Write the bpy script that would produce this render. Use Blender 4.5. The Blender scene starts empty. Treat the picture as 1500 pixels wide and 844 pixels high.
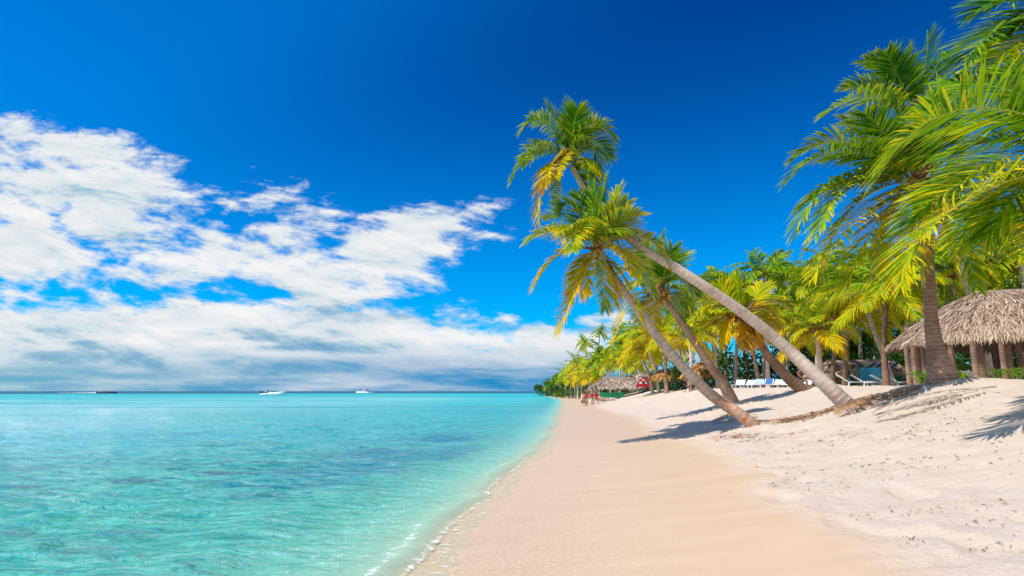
import bpy, bmesh, math, random
import numpy as np
from mathutils import Vector, Matrix

random.seed(7)
RNG = np.random.default_rng(11)
scene = bpy.context.scene
COL = scene.collection
R = math.radians

# ------------------------------------------------------------------ camera
EYE = 1.55
FPX = 900.0                       # focal length in pixels of a 1500 px wide frame
TILT = math.atan(151.0 / FPX)
cam_d = bpy.data.cameras.new("camera")
cam = bpy.data.objects.new("camera", cam_d)
COL.objects.link(cam)
cam.location = (0, 0, EYE)
cam.rotation_euler = (math.pi / 2 + TILT, 0, 0)
cam_d.sensor_width = 36.0
cam_d.lens = 36.0 * FPX / 1500.0
cam_d.clip_start = 0.05
cam_d.clip_end = 30000
scene.camera = cam
CT, ST = math.cos(TILT), math.sin(TILT)


def ray(px, py):
    u = (px - 750.0) / FPX
    v = (422.0 - py) / FPX
    return Vector((u, CT - v * ST, ST + v * CT))


def at(px, py, Y):
    d = ray(px, py)
    k = Y / d.y
    return Vector((d.x * k, Y, EYE + d.z * k))


# ------------------------------------------------------------------ noise helpers
def _hash(ix, iy, seed):
    n = (ix.astype(np.int64) * 374761393 + iy.astype(np.int64) * 668265263 + seed * 1442695041) & 0xFFFFFFFF
    n = ((n ^ (n >> 13)) * 1274126177) & 0xFFFFFFFF
    n = n ^ (n >> 16)
    return (n & 0xFFFF) / 65535.0


def vnoise(x, y, seed=0):
    xi = np.floor(x); yi = np.floor(y)
    fx = x - xi; fy = y - yi
    fx = fx * fx * (3 - 2 * fx); fy = fy * fy * (3 - 2 * fy)
    a = _hash(xi, yi, seed); b = _hash(xi + 1, yi, seed)
    c = _hash(xi, yi + 1, seed); d = _hash(xi + 1, yi + 1, seed)
    return (a * (1 - fx) + b * fx) * (1 - fy) + (c * (1 - fx) + d * fx) * fy


def fbm(x, y, octv=4, seed=0, gain=0.5):
    s = 0.0; a = 1.0; t = 0.0
    for o in range(octv):
        s = s + a * vnoise(x * 2 ** o + 13.7 * o, y * 2 ** o - 7.1 * o, seed + o)
        t += a; a *= gain
    return s / t


def sstep(a, b, x):
    t = np.clip((x - a) / (b - a), 0, 1)
    return t * t * (3 - 2 * t)


# ------------------------------------------------------------------ shoreline and beach profile
SH_Y = np.array([-60, -20, -6, 0, 3, 5.15, 6.15, 8.1, 13.0, 18.1, 29.7, 51.7, 80, 116, 150, 185, 205, 225, 260, 400, 900, 5000.0])
SH_X = np.array([-18, -7, -3.0, -1.95, -1.42, -1.09, -.88, -.60, .14, .95, 2.15, 4.1, 6.6, 9.4, 10.4, 10.4, 13, 34, 110, 340, 1000, 5000.0])
_yy = np.linspace(-60, 5000, 50601)
_xx = np.interp(_yy, SH_Y, SH_X)
_k = np.hanning(31); _k /= _k.sum()
_xs = np.convolve(np.pad(_xx, 15, mode='edge'), _k, mode='valid')
_dx = np.gradient(_xs, _yy)
PR_S = np.array([-400, -120, -40, -12, -4, -1, 0, 1.5, 3, 5.6, 8, 9.4, 10.3, 12, 16, 40, 4000.0])
PR_Z = np.array([-9, -5, -2.6, -1.3, -.50, -.10, 0, .10, .24, .60, 1.14, 1.52, 1.68, 1.72, 1.70, 1.72, 1.75])


def shore_s(x, y):
    x = np.asarray(x, float); y = np.asarray(y, float)
    xs = np.interp(y, _yy, _xs); dx = np.interp(y, _yy, _dx)
    near = np.clip(1.4 - np.abs(y - 8) / 60, 0, 1)
    wob = (fbm(y * 0.55, y * 0 + 3.3, 3, 5) - .5) * .55 * near
    return (x - xs + wob) / np.sqrt(1 + dx * dx)


def zg(x, y, detail=True):
    s = shore_s(x, y)
    z = np.interp(s, PR_S, PR_Z)
    if detail:
        dry = dry_mask(x, y, s)
        z = z + dry * ((fbm(x * .45, y * .45, 3, 21) - .5) * .16)
    return z


# wet / dry border, read off as ground points further down
WET = None


def dry_mask(x, y, s):
    if WET is None:
        return sstep(3.0, 4.5, s)
    b = np.interp(y, WET[0], WET[1])
    w = (fbm(np.asarray(x) * .5, np.asarray(y) * .9, 4, 31) - .5) * 1.0
    return sstep(-.35, .55, s - b + w)


def gpoint(px, py):
    d = ray(px, py)
    t = np.geomspace(1.0, 400, 160)
    for it in range(2):
        zz = EYE + d.z * t
        g = np.interp(shore_s(d.x * t, d.y * t), PR_S, PR_Z)
        hit = np.nonzero(zz <= g)[0]
        k = int(hit[0]) if len(hit) else len(t) - 1
        t = np.linspace(t[max(k - 1, 0)], t[k], 40)
    k = 39
    return Vector((d.x * t[k], d.y * t[k], EYE + d.z * t[k]))


_w = []
for px, py in [(1330, 843), (1180, 770), (1095, 705), (1060, 668), (985, 645), (955, 632), (925, 612), (880, 600), (872, 592)]:
    p = gpoint(px, py)
    _w.append((p.y, float(shore_s(p.x, p.y))))
_w.sort()
WET = (np.array([-50] + [a for a, b in _w] + [200, 5000.0]), np.array([_w[0][1]] + [b for a, b in _w] + [1.5, 1.5]))


def gz(x, y):
    return float(zg(np.array([x]), np.array([y]))[0])


# ------------------------------------------------------------------ object helpers
def link(name, mesh, mats=None, parent=None, smooth=False):
    o = bpy.data.objects.new(name, mesh)
    COL.objects.link(o)
    if mats is not None:
        for m in (mats if isinstance(mats, (list, tuple)) else [mats]):
            mesh.materials.append(m)
    if parent is not None:
        o.parent = parent
    if smooth and len(mesh.polygons):
        mesh.polygons.foreach_set('use_smooth', [True] * len(mesh.polygons))
    return o


def tag(o, label=None, cat=None, group=None, kind=None):
    if label: o['label'] = label
    if cat: o['category'] = cat
    if group: o['group'] = group
    if kind: o['kind'] = kind
    return o


def empty(name, loc, rz=0.0, parent=None):
    o = bpy.data.objects.new(name, None)
    COL.objects.link(o)
    o.location = loc
    o.rotation_euler = (0, 0, rz)
    o.empty_display_size = .1
    if parent is not None:
        o.parent = parent
    return o


def copy_tree(o, parent=None):
    c = o.copy()
    COL.objects.link(c)
    c.parent = parent
    for ch in list(o.children):
        copy_tree(ch, c)
    return c


class MB:
    """collects shapes into one mesh"""
    def __init__(s):
        s.v = []; s.f = []; s.m = []; s.at = {}

    def add(s, v, f, m=0):
        n = len(s.v)
        s.v += [tuple(p) for p in v]
        s.f += [tuple(i + n for i in q) for q in f]
        s.m += [m] * len(f)

    def box(s, c, size, rot=None, m=0, taper=1.0):
        x, y, z = size[0] / 2, size[1] / 2, size[2] / 2
        v = [Vector((sx * x * (taper if sz > 0 else 1), sy * y * (taper if sz > 0 else 1), sz * z)) for sz in (-1, 1) for sy in (-1, 1) for sx in (-1, 1)]
        if rot is not None: v = [rot @ p for p in v]
        v = [p + Vector(c) for p in v]
        s.add(v, [(0, 2, 3, 1), (4, 5, 7, 6), (0, 1, 5, 4), (2, 6, 7, 3), (0, 4, 6, 2), (1, 3, 7, 5)], m)

    def tube(s, pts, rad, n=8, m=0, cap=True):
        pts = [Vector(p) for p in pts]
        if not isinstance(rad, (list, tuple)): rad = [rad] * len(pts)
        v = []; f = []
        for i, p in enumerate(pts):
            t = (pts[min(i + 1, len(pts) - 1)] - pts[max(i - 1, 0)]).normalized()
            a = t.cross(Vector((0, 1, 0.01)))
            if a.length < .1: a = t.cross(Vector((1, 0, 0)))
            a.normalize(); b = t.cross(a)
            for k in range(n):
                an = 2 * math.pi * k / n
                v.append(p + (a * math.cos(an) + b * math.sin(an)) * rad[i])
        for i in range(len(pts) - 1):
            for k in range(n):
                k2 = (k + 1) % n
                f.append((i * n + k, i * n + k2, (i + 1) * n + k2, (i + 1) * n + k))
        if cap:
            f.append(tuple(range(n - 1, -1, -1)))
            f.append(tuple((len(pts) - 1) * n + k for k in range(n)))
        s.add(v, f, m)

    def lathe(s, c, prof, n=12, m=0):
        v = []; f = []
        for r, z in prof:
            for k in range(n):
                an = 2 * math.pi * k / n
                v.append((c[0] + r * math.cos(an), c[1] + r * math.sin(an), c[2] + z))
        for i in range(len(prof) - 1):
            for k in range(n):
                k2 = (k + 1) % n
                f.append((i * n + k, i * n + k2, (i + 1) * n + k2, (i + 1) * n + k))
        f.append(tuple(range(n - 1, -1, -1)))
        f.append(tuple((len(prof) - 1) * n + k for k in range(n)))
        s.add(v, f, m)

    def mesh(s, name):
        me = bpy.data.meshes.new(name)
        me.from_pydata(s.v, [], s.f)
        me.polygons.foreach_set('material_index', s.m)
        me.update()
        return me

    def build(s, name, mats, parent=None, smooth=False):
        return link(name, s.mesh(name), mats, parent, smooth)


def np_mesh(name, V, quads=None, tris=None, attrs=None, matq=None, matt=None):
    me = bpy.data.meshes.new(name)
    quads = np.zeros((0, 4), int) if quads is None else quads
    tris = np.zeros((0, 3), int) if tris is None else tris
    nq, nt = len(quads), len(tris)
    me.vertices.add(len(V))
    me.vertices.foreach_set('co', np.asarray(V, np.float32).ravel())
    me.loops.add(nq * 4 + nt * 3)
    me.loops.foreach_set('vertex_index', np.concatenate([quads.ravel(), tris.ravel()]).astype(np.int32))
    me.polygons.add(nq + nt)
    st = np.concatenate([np.arange(nq) * 4, nq * 4 + np.arange(nt) * 3]).astype(np.int32)
    me.polygons.foreach_set('loop_start', st)
    if matq is not None or matt is not None:
        mi = np.concatenate([matq if matq is not None else np.zeros(nq, int), matt if matt is not None else np.zeros(nt, int)])
        me.polygons.foreach_set('material_index', mi.astype(np.int32))
    for k, a in (attrs or {}).items():
        a = np.asarray(a, np.float32)
        if a.ndim == 1:
            at_ = me.attributes.new(k, 'FLOAT', 'POINT'); at_.data.foreach_set('value', a)
        else:
            at_ = me.attributes.new(k, 'FLOAT_COLOR', 'POINT')
            at_.data.foreach_set('color', np.concatenate([a, np.ones((len(a), 1), np.float32)], 1).ravel())
    me.update(calc_edges=True)
    me.validate()
    return me


# ------------------------------------------------------------------ material helpers
class NT:
    def __init__(s, tree):
        s.t = tree; s.n = tree.nodes; s.l = tree.links

    def node(s, typ, **kw):
        n = s.n.new(typ)
        for k, v in kw.items():
            setattr(n, k, v)
        return n

    def put(s, sock, v):
        if hasattr(v, 'links'): s.l.new(v, sock)
        elif v is not None: sock.default_value = v

    def math(s, op, a, b=None, c=None, clamp=False):
        n = s.node('ShaderNodeMath', operation=op, use_clamp=clamp)
        s.put(n.inputs[0], a)
        if b is not None: s.put(n.inputs[1], b)
        if c is not None: s.put(n.inputs[2], c)
        return n.outputs[0]

    def mix(s, f, a, b, mode='MIX'):
        n = s.node('ShaderNodeMix', data_type='RGBA', blend_type=mode)
        s.put(n.inputs[0], f); s.put(n.inputs[6], a); s.put(n.inputs[7], b)
        return n.outputs[2]

    def noise(s, vec, scale, detail=4, rough=.55, dist=0.0):
        n = s.node('ShaderNodeTexNoise')
        if vec is not None: s.put(n.inputs['Vector'], vec)
        n.inputs['Scale'].default_value = scale; n.inputs['Detail'].default_value = detail
        n.inputs['Roughness'].default_value = rough; n.inputs['Distortion'].default_value = dist
        return n.outputs['Fac']

    def ramp(s, f, stops, interp='LINEAR'):
        n = s.node('ShaderNodeValToRGB')
        e = n.color_ramp.elements
        n.color_ramp.interpolation = interp
        while len(e) < len(stops): e.new(.5)
        for i, (p, c) in enumerate(stops):
            e[i].position = p; e[i].color = (*c, 1) if len(c) == 3 else c
        s.put(n.inputs[0], f)
        return n.outputs[0]

    def maprange(s, v, a, b, c=0.0, d=1.0, smooth=False):
        n = s.node('ShaderNodeMapRange')
        if smooth: n.interpolation_type = 'SMOOTHSTEP'
        s.put(n.inputs[0], v)
        for i, q in enumerate((a, b, c, d)): s.put(n.inputs[i + 1], q)
        return n.outputs[0]

    def attr(s, name, out='Fac'):
        n = s.node('ShaderNodeAttribute', attribute_name=name)
        return n.outputs[out]

    def mapping(s, vec, scale=(1, 1, 1), loc=(0, 0, 0), rot=(0, 0, 0)):
        n = s.node('ShaderNodeMapping')
        s.l.new(vec, n.inputs[0])
        n.inputs['Scale'].default_value = scale; n.inputs['Location'].default_value = loc; n.inputs['Rotation'].default_value = rot
        return n.outputs[0]

    def bump(s, h, strength=.3, dist=.02, normal=None):
        n = s.node('ShaderNodeBump')
        n.inputs['Strength'].default_value = strength; n.inputs['Distance'].default_value = dist
        s.put(n.inputs['Height'], h)
        if normal is not None: s.l.new(normal, n.inputs['Normal'])
        return n.outputs[0]


def material(name):
    m = bpy.data.materials.new(name)
    m.use_nodes = True
    t = NT(m.node_tree)
    t.n.clear()
    out = t.node('ShaderNodeOutputMaterial')
    p = t.node('ShaderNodeBsdfPrincipled')
    t.l.new(p.outputs[0], out.inputs[0])
    return m, t, p, out


def simple(name, col, rough=.6, spec=.3, var=.15, scale=6.0, bump=0.0):
    m, t, p, out = material(name)
    tc = t.node('ShaderNodeTexCoord').outputs['Object']
    f = t.noise(tc, scale, 5)
    a = tuple(max(0, c * (1 - var)) for c in col) + (1,)
    b = tuple(min(1, c * (1 + var)) for c in col) + (1,)
    t.put(p.inputs['Base Color'], t.mix(f, a, b))
    p.inputs['Roughness'].default_value = rough
    p.inputs['Specular IOR Level'].default_value = spec
    if bump:
        t.l.new(t.bump(f, bump, .02), p.inputs['Normal'])
    return m


M = {}


def leaf_material(name, stops, trans=.35):
    m, t, p, out = material(name)
    t.n.remove(p)
    y = t.attr('yel')
    tc = t.node('ShaderNodeTexCoord').outputs['Object']
    y2 = t.math('ADD', y, t.math('MULTIPLY', t.math('SUBTRACT', t.noise(tc, 1.7, 3), .5), .45))
    col = t.ramp(y2, stops)
    d = t.node('ShaderNodeBsdfDiffuse'); t.put(d.inputs[0], col)
    tr = t.node('ShaderNodeBsdfTranslucent'); t.put(tr.inputs[0], t.mix(.22, col, (.70, .68, .02, 1)))
    g = t.node('ShaderNodeBsdfGlossy'); g.inputs['Roughness'].default_value = .38
    g.inputs[0].default_value = (1, 1, .9, 1)
    a = t.node('ShaderNodeMixShader'); a.inputs[0].default_value = trans
    t.l.new(d.outputs[0], a.inputs[1]); t.l.new(tr.outputs[0], a.inputs[2])
    fr = t.node('ShaderNodeFresnel'); fr.inputs[0].default_value = 1.35
    b = t.node('ShaderNodeMixShader'); t.put(b.inputs[0], t.math('MULTIPLY', fr.outputs[0], .13))
    t.l.new(a.outputs[0], b.inputs[1]); t.l.new(g.outputs[0], b.inputs[2])
    t.l.new(b.outputs[0], out.inputs[0])
    return m


PALM_STOPS = [(0.0, (.010, .075, .005)), (.20, (.035, .18, .005)), (.36, (.17, .38, .005)), (.54, (.48, .53, .005)),
              (.74, (.86, .60, .005)), (.90, (.74, .34, .010)), (1.0, (.38, .18, .05))]
M['leaf'] = leaf_material('palm_leaf', PALM_STOPS, .38)
M['bush'] = leaf_material('bush_leaf', [(0, (.010, .045, .012)), (.5, (.03, .11, .015)), (1, (.10, .22, .02))], .3)


def rachis_mat():
    m, t, p, out = material('frond_stem')
    y = t.attr('yel')
    t.put(p.inputs['Base Color'], t.ramp(y, [(0, (.16, .30, .04)), (.5, (.48, .48, .06)), (.85, (.62, .40, .06)), (1, (.35, .19, .08))]))
    p.inputs['Roughness'].default_value = .45
    return m


M['rachis'] = rachis_mat()
M['dry_brown'] = simple('dry_brown_frond', (.40, .23, .12), .9, .1, .35, 10)
M['dry'] = simple('bleached_frond', (.46, .37, .28), .9, .1, .3, 10)


def trunk_mat(name, c1, c2, ring, chip=None, scar=.6):
    m, t, p, out = material(name)
    ln = t.attr('along')
    tc = t.node('ShaderNodeTexCoord').outputs['Object']
    nz = t.noise(tc, 9, 6, .65)
    nz2 = t.noise(tc, 2.2, 4, .6)
    col = t.mix(t.maprange(nz, .3, .7), (*c1, 1), (*c2, 1))
    col = t.mix(t.maprange(nz2, .45, .75), col, (*[c * .62 for c in c1], 1))
    # narrow leaf-scar rings
    ph = t.math('ADD', t.math('MULTIPLY', ln, 1.0 / ring), t.math('MULTIPLY', t.noise(tc, 5, 2), .8))
    fr = t.math('FRACT', ph)
    edge = t.maprange(fr, .80, 1.0, smooth=True)
    col = t.mix(t.math('MULTIPLY', edge, scar), col, (*[c * .45 for c in c1], 1))
    if chip:
        low = t.maprange(t.math('ADD', ln, t.math('MULTIPLY', nz2, 1.2)), chip[1], chip[2], 1.0, 0.0, True)
        ch = t.math('MULTIPLY', low, t.maprange(nz, .42, .6))
        col = t.mix(ch, col, (*chip[0], 1))
        fl = t.maprange(t.noise(tc, 34, 3, .6), .58, .66)
        col = t.mix(t.math('MULTIPLY', fl, t.math('MULTIPLY', low, .8)), col, (.60, .52, .44, 1))
    t.put(p.inputs['Base Color'], col)
    p.inputs['Roughness'].default_value = .85
    p.inputs['Specular IOR Level'].default_value = .15
    h = t.math('ADD', t.math('MULTIPLY', fr, .8), t.math('MULTIPLY', nz, .7))
    t.l.new(t.bump(h, .7, .03), p.inputs['Normal'])
    return m


M['trunk_grey'] = trunk_mat('palm_bark_grey', (.66, .50, .41), (.80, .65, .55), .13)
M['trunk_chip'] = trunk_mat('palm_bark_peeling', (.50, .38, .30), (.66, .54, .45), .16, ((.55, .20, .07), 1.9, 3.0))
M['trunk_brown'] = trunk_mat('palm_bark_brown', (.36, .21, .14), (.54, .37, .27), .12)
M['trunk_dark'] = trunk_mat('palm_bark_dark', (.22, .13, .08), (.36, .23, .15), .14)
M['trunk_red'] = trunk_mat('palm_bark_ringed', (.29, .17, .12), (.45, .30, .22), .10, ((.58, .32, .23), .8, 1.8), .95)
M['fibre'] = simple('palm_fibre', (.30, .16, .07), .9, .1, .5, 14, .5)
M['coconut'] = simple('coconut_husk', (.50, .26, .05), .5, .3, .4, 8)
M['wood'] = simple('weathered_wood', (.26, .17, .11), .85, .1, .35, 8, .4)
M['white'] = simple('white_plastic', (.80, .80, .78), .35, .4, .04, 4)
M['hull'] = simple('white_boat_paint', (.80, .81, .80), .25, .5, .03, 3)
M['black'] = simple('black_plastic', (.02, .02, .022), .4, .4, .2, 6)
M['glass'] = simple('tinted_glass', (.03, .05, .07), .08, .6, .1, 4)
M['blue'] = simple('blue_cloth', (.05, .16, .45), .8, .2, .15, 8)
M['blue_dark'] = simple('navy_cloth', (.015, .025, .06), .8, .2, .2, 8)
M['cyan'] = simple('turquoise_cloth', (.06, .36, .55), .8, .2, .15, 8)
M['towel'] = simple('pale_blue_towel', (.42, .58, .78), .9, .1, .12, 10)
M['red'] = simple('red_cloth', (.62, .02, .03), .75, .2, .15, 8)
M['red_paint'] = simple('red_paint', (.60, .02, .05), .5, .3, .1, 8)
M['green_paint'] = simple('green_tarpaulin', (.02, .28, .12), .6, .3, .2, 4)
M['yellow'] = simple('yellow_cloth', (.75, .5, .03), .8, .2, .1, 8)
M['skin'] = simple('tanned_skin', (.50, .27, .17), .55, .3, .08, 6)
M['skin_dark'] = simple('brown_skin', (.24, .11, .06), .55, .3, .08, 6)
M['hair'] = simple('dark_hair', (.02, .014, .01), .6, .3, .2, 20)

# ------------------------------------------------------------------ sand material


def sand_mat():
    m, t, p, out = material('coral_sand')
    tc = t.node('ShaderNodeTexCoord').outputs['Object']
    dry = t.attr('dry'); swash = t.attr('swash'); lit = t.attr('litter')
    big = t.noise(tc, .35, 4, .6)
    mid = t.noise(tc, 2.2, 5, .65)
    fine = t.noise(tc, 30, 5, .7)
    grain = t.noise(tc, 160, 2, .6)
    st = t.noise(t.mapping(tc, (.5, 3.0, 1), (0, 0, 0), (0, 0, R(8))), 1.2, 5, .6)
    drycol = t.mix(t.maprange(mid, .3, .7), (.655, .52, .405, 1), (.72, .60, .485, 1))
    drycol = t.mix(t.math('MULTIPLY', t.maprange(fine, .35, .7), .35), drycol, (.60, .46, .34, 1))
    wet = t.mix(t.maprange(st, .35, .68), (.66, .455, .285, 1), (.71, .51, .328, 1))
    wet = t.mix(t.math('MULTIPLY', t.maprange(grain, .4, .75), .35), wet, (.66, .45, .29, 1))
    # coarse shell grit near the waterline
    gr = t.math('MULTIPLY', swash, t.maprange(t.noise(tc, 24, 4, .75), .52, .66))
    wet = t.mix(t.math('MULTIPLY', gr, .6), wet, (.85, .70, .56, 1))
    gr2 = t.math('MULTIPLY', swash, t.maprange(t.noise(t.mapping(tc, (1, 1, 1), (5, 3, 0)), 30, 4, .75), .56, .68))
    wet = t.mix(t.math('MULTIPLY', gr2, .35), wet, (.66, .47, .32, 1))
    col = t.mix(dry, wet, drycol)
    # flecks of dry leaf and weed
    fl = t.maprange(t.noise(t.mapping(tc, (1.0, 1.8, 1), (0, 0, 0), (0, 0, .3)), 9, 7, .8), .60, .70)
    gate = t.maprange(t.noise(tc, 1.1, 3), .46, .66)
    col = t.mix(t.math('MULTIPLY', t.math('MULTIPLY', fl, gate), t.math('MULTIPLY', dry, .55)), col, (.44, .33, .25, 1))
    tex = t.maprange(t.noise(tc, 11, 6, .75), .54, .64)
    col = t.mix(t.math('MULTIPLY', t.math('MULTIPLY', tex, lit), .8), col, (.42, .24, .13, 1))
    t.put(p.inputs['Base Color'], col)
    t.put(p.inputs['Roughness'], t.maprange(dry, 0, 1, .42, .95))
    t.put(p.inputs['Specular IOR Level'], t.maprange(dry, 0, 1, .16, .08))
    h = t.math('MULTIPLY', dry, t.math('ADD', t.math('MULTIPLY', t.noise(tc, 3.2, 6, .7), 1.2), t.math('MULTIPLY', fine, .3)))
    h = t.math('ADD', h, t.math('MULTIPLY', st, .05))
    h = t.math('ADD', h, t.math('MULTIPLY', t.math('MULTIPLY', t.noise(tc, 18, 5, .75), swash), .35))
    t.l.new(t.bump(h, .75, .09), p.inputs['Normal'])
    return m


M['sand'] = sand_mat()


def polar(radii, angs):
    A, Rr = np.meshgrid(angs, radii)
    X = Rr * np.sin(A); Y = Rr * np.cos(A)
    nr, na = len(radii), len(angs)
    idx = np.arange(nr * na).reshape(nr, na)
    q = np.stack([idx[:-1, :-1], idx[:-1, 1:], idx[1:, 1:], idx[1:, :-1]], -1).reshape(-1, 4)[:, ::-1]
    return X.ravel(), Y.ravel(), q, idx


# ------------------------------------------------------------------ ground sheet
MOUNDS = []      # (x, y, radius, height)


def build_ground():
    front = np.linspace(R(-62), R(62), 520)
    back = np.linspace(R(62), R(298), 60)[1:]
    angs = np.concatenate([front, back])
    radii = np.concatenate([[0.02], np.geomspace(.5, 60, 430), np.geomspace(62, 9000, 110)])
    X, Y, q, idx = polar(radii, angs)
    s = shore_s(X, Y)
    dry = dry_mask(X, Y, s)
    Z = zg(X, Y)
    # trampled dry sand: footprints and humps
    ridge = 1 - np.abs(fbm(X * 1.5, Y * 1.5, 4, 41) * 2 - 1)
    Z = Z + dry * (.055 * (ridge - .7) + .05 * (fbm(X * 3.1, Y * 3.1, 3, 47) - .5)) * np.clip(1.3 - np.hypot(X, Y) / 60, 0, 1)
    dim = vnoise(X * 2.6, Y * 2.6, 77)
    Z = Z - dry * .05 * sstep(.72, .9, dim)
    for (mx, my, mr, mh) in MOUNDS:
        d = np.hypot(X - mx, Y - my) / mr
        Z = Z + mh * np.exp(-d * d)
    far = np.hypot(X, Y)
    Z = np.where((s < 0) & (far > 300), np.minimum(Z, -2.5), Z)
    swash = sstep(3.2, .3, s) * (1 - dry) * np.clip(1.2 - far / 25, 0, 1)
    lit = np.zeros_like(X)
    for (px, py, r, a) in LITTER_SPOTS:
        g = LIT_P[(px, py)]
        dx = (X - g.x) / (r * 1.6); dy = (Y - g.y) / r
        lit = np.maximum(lit, a * np.exp(-(dx * dx + dy * dy)))
    me = np_mesh('beach_ground', np.stack([X, Y, Z], 1), q, attrs={'dry': dry, 'swash': swash, 'litter': lit})
    o = link('sand_ground', me, M['sand'], smooth=True)
    tag(o, 'pale coral sand beach, smooth and wet near the water, dry and trampled inland', 'beach', kind='structure')


LITTER_SPOTS = [(1230, 602, .35, 1), (1260, 598, .35, 1), (1285, 592, .45, 1), (1190, 610, .3, 1), (1160, 618, .25, .9), (1135, 622, .2, .7),
                (1080, 645, .25, .8), (1060, 640, .3, .6), (1110, 648, .3, .6), (1150, 638, .3, .5), (1310, 590, .4, .8), (1350, 605, .5, .35),
                (1240, 640, .4, .4), (1330, 640, .5, .3), (1400, 620, .6, .3), (1290, 680, .4, .25)]
LIT_P = {(a, b): gpoint(a, b) for a, b, _, _ in LITTER_SPOTS}

# ------------------------------------------------------------------ water


def water_mat():
    m, t, p, out = material('lagoon_water')
    tc = t.node('ShaderNodeTexCoord').outputs['Object']
    col = t.attr('watercol', 'Color')
    alpha = t.attr('body'); foam = t.attr('foam'); far = t.attr('calm')
    t.n.remove(p)
    r1 = t.noise(t.mapping(tc, (.8, 2.0, 1), (0, 0, 0), (0, 0, R(-12))), 2.2, 6, .62, .6)
    r2 = t.noise(t.mapping(tc, (1.0, 2.4, 1), (3, 7, 0), (0, 0, R(22))), 6.5, 4, .6, .4)
    h = t.math('ADD', r1, t.math('MULTIPLY', r2, .25))
    nrm = t.bump(t.math('MULTIPLY', h, far), 1.0, .26)
    # sand ripples and weed wisps on the bottom, with wave streaks put into the colour
    w1 = t.noise(t.mapping(tc, (.42, 2.7, 1), (1, 2, 0), (0, 0, R(-8))), 2.6, 7, .68, .7)
    w2 = t.noise(t.mapping(tc, (.5, 3.4, 1), (5, 1, 0), (0, 0, R(14))), 1.3, 5, .6, .5)
    wd = t.math('MULTIPLY', t.maprange(w1, .52, .66), t.maprange(w2, .36, .58))
    col2 = t.mix(t.math('MULTIPLY', wd, t.math('MULTIPLY', t.attr('weedy'), .88)), col, (.012, .17, .15, 1))
    col2 = t.mix(t.math('MULTIPLY', t.maprange(w1, .47, .30), .55), col2, (.46, .80, .72, 1))
    w3 = t.noise(t.mapping(tc, (.5, 2.2, 1), (9, 4, 0), (0, 0, R(10))), 4.2, 5, .62, .6)
    col2 = t.mix(t.math('MULTIPLY', t.maprange(w3, .52, .66), t.math('MULTIPLY', far, .75)), col2, (.012, .34, .30, 1))
    df = t.node('ShaderNodeBsdfDiffuse'); t.put(df.inputs[0], col2); t.l.new(nrm, df.inputs['Normal'])
    gl = t.node('ShaderNodeBsdfGlossy'); gl.inputs[0].default_value = (1, 1, 1, 1); t.l.new(nrm, gl.inputs['Normal'])
    t.put(gl.inputs['Roughness'], t.maprange(far, .1, 1, .25, .07))
    fr = t.node('ShaderNodeFresnel'); fr.inputs[0].default_value = 1.33; t.l.new(nrm, fr.inputs['Normal'])
    ff = t.math('MINIMUM', fr.outputs[0], t.maprange(far, .1, 1, .10, .38))
    p = t.node('ShaderNodeMixShader'); t.put(p.inputs[0], ff); t.l.new(df.outputs[0], p.inputs[1]); t.l.new(gl.outputs[0], p.inputs[2])
    tb = t.node('ShaderNodeBsdfTransparent'); tb.inputs[0].default_value = (.95, .99, .96, 1)
    # water body thins out to clear at the rim
    mx = t.node('ShaderNodeMixShader')
    t.put(mx.inputs[0], alpha)
    t.l.new(tb.outputs[0], mx.inputs[1]); t.l.new(p.outputs[0], mx.inputs[2])
    fd = t.node('ShaderNodeBsdfDiffuse'); fd.inputs[0].default_value = (.86, .87, .84, 1)
    n1 = t.noise(t.mapping(tc, (1, 1, 1), (0, 0, 0), (0, 0, R(35))), 9, 6, .72, .8)
    n2 = t.noise(tc, 40, 3, .7)
    f = t.math('ADD', foam, t.math('MULTIPLY', t.math('SUBTRACT', n1, .5), 3.2))
    f = t.math('ADD', f, t.math('MULTIPLY', t.math('SUBTRACT', n2, .5), .5))
    f = t.math('MULTIPLY', t.maprange(f, .55, 1.0), t.maprange(foam, .02, .2))
    mf = t.node('ShaderNodeMixShader'); t.put(mf.inputs[0], t.math('MULTIPLY', f, .92, clamp=True))
    t.l.new(mx.outputs[0], mf.inputs[1]); t.l.new(fd.outputs[0], mf.inputs[2])
    t.l.new(mf.outputs[0], out.inputs[0])
    return m


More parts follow.
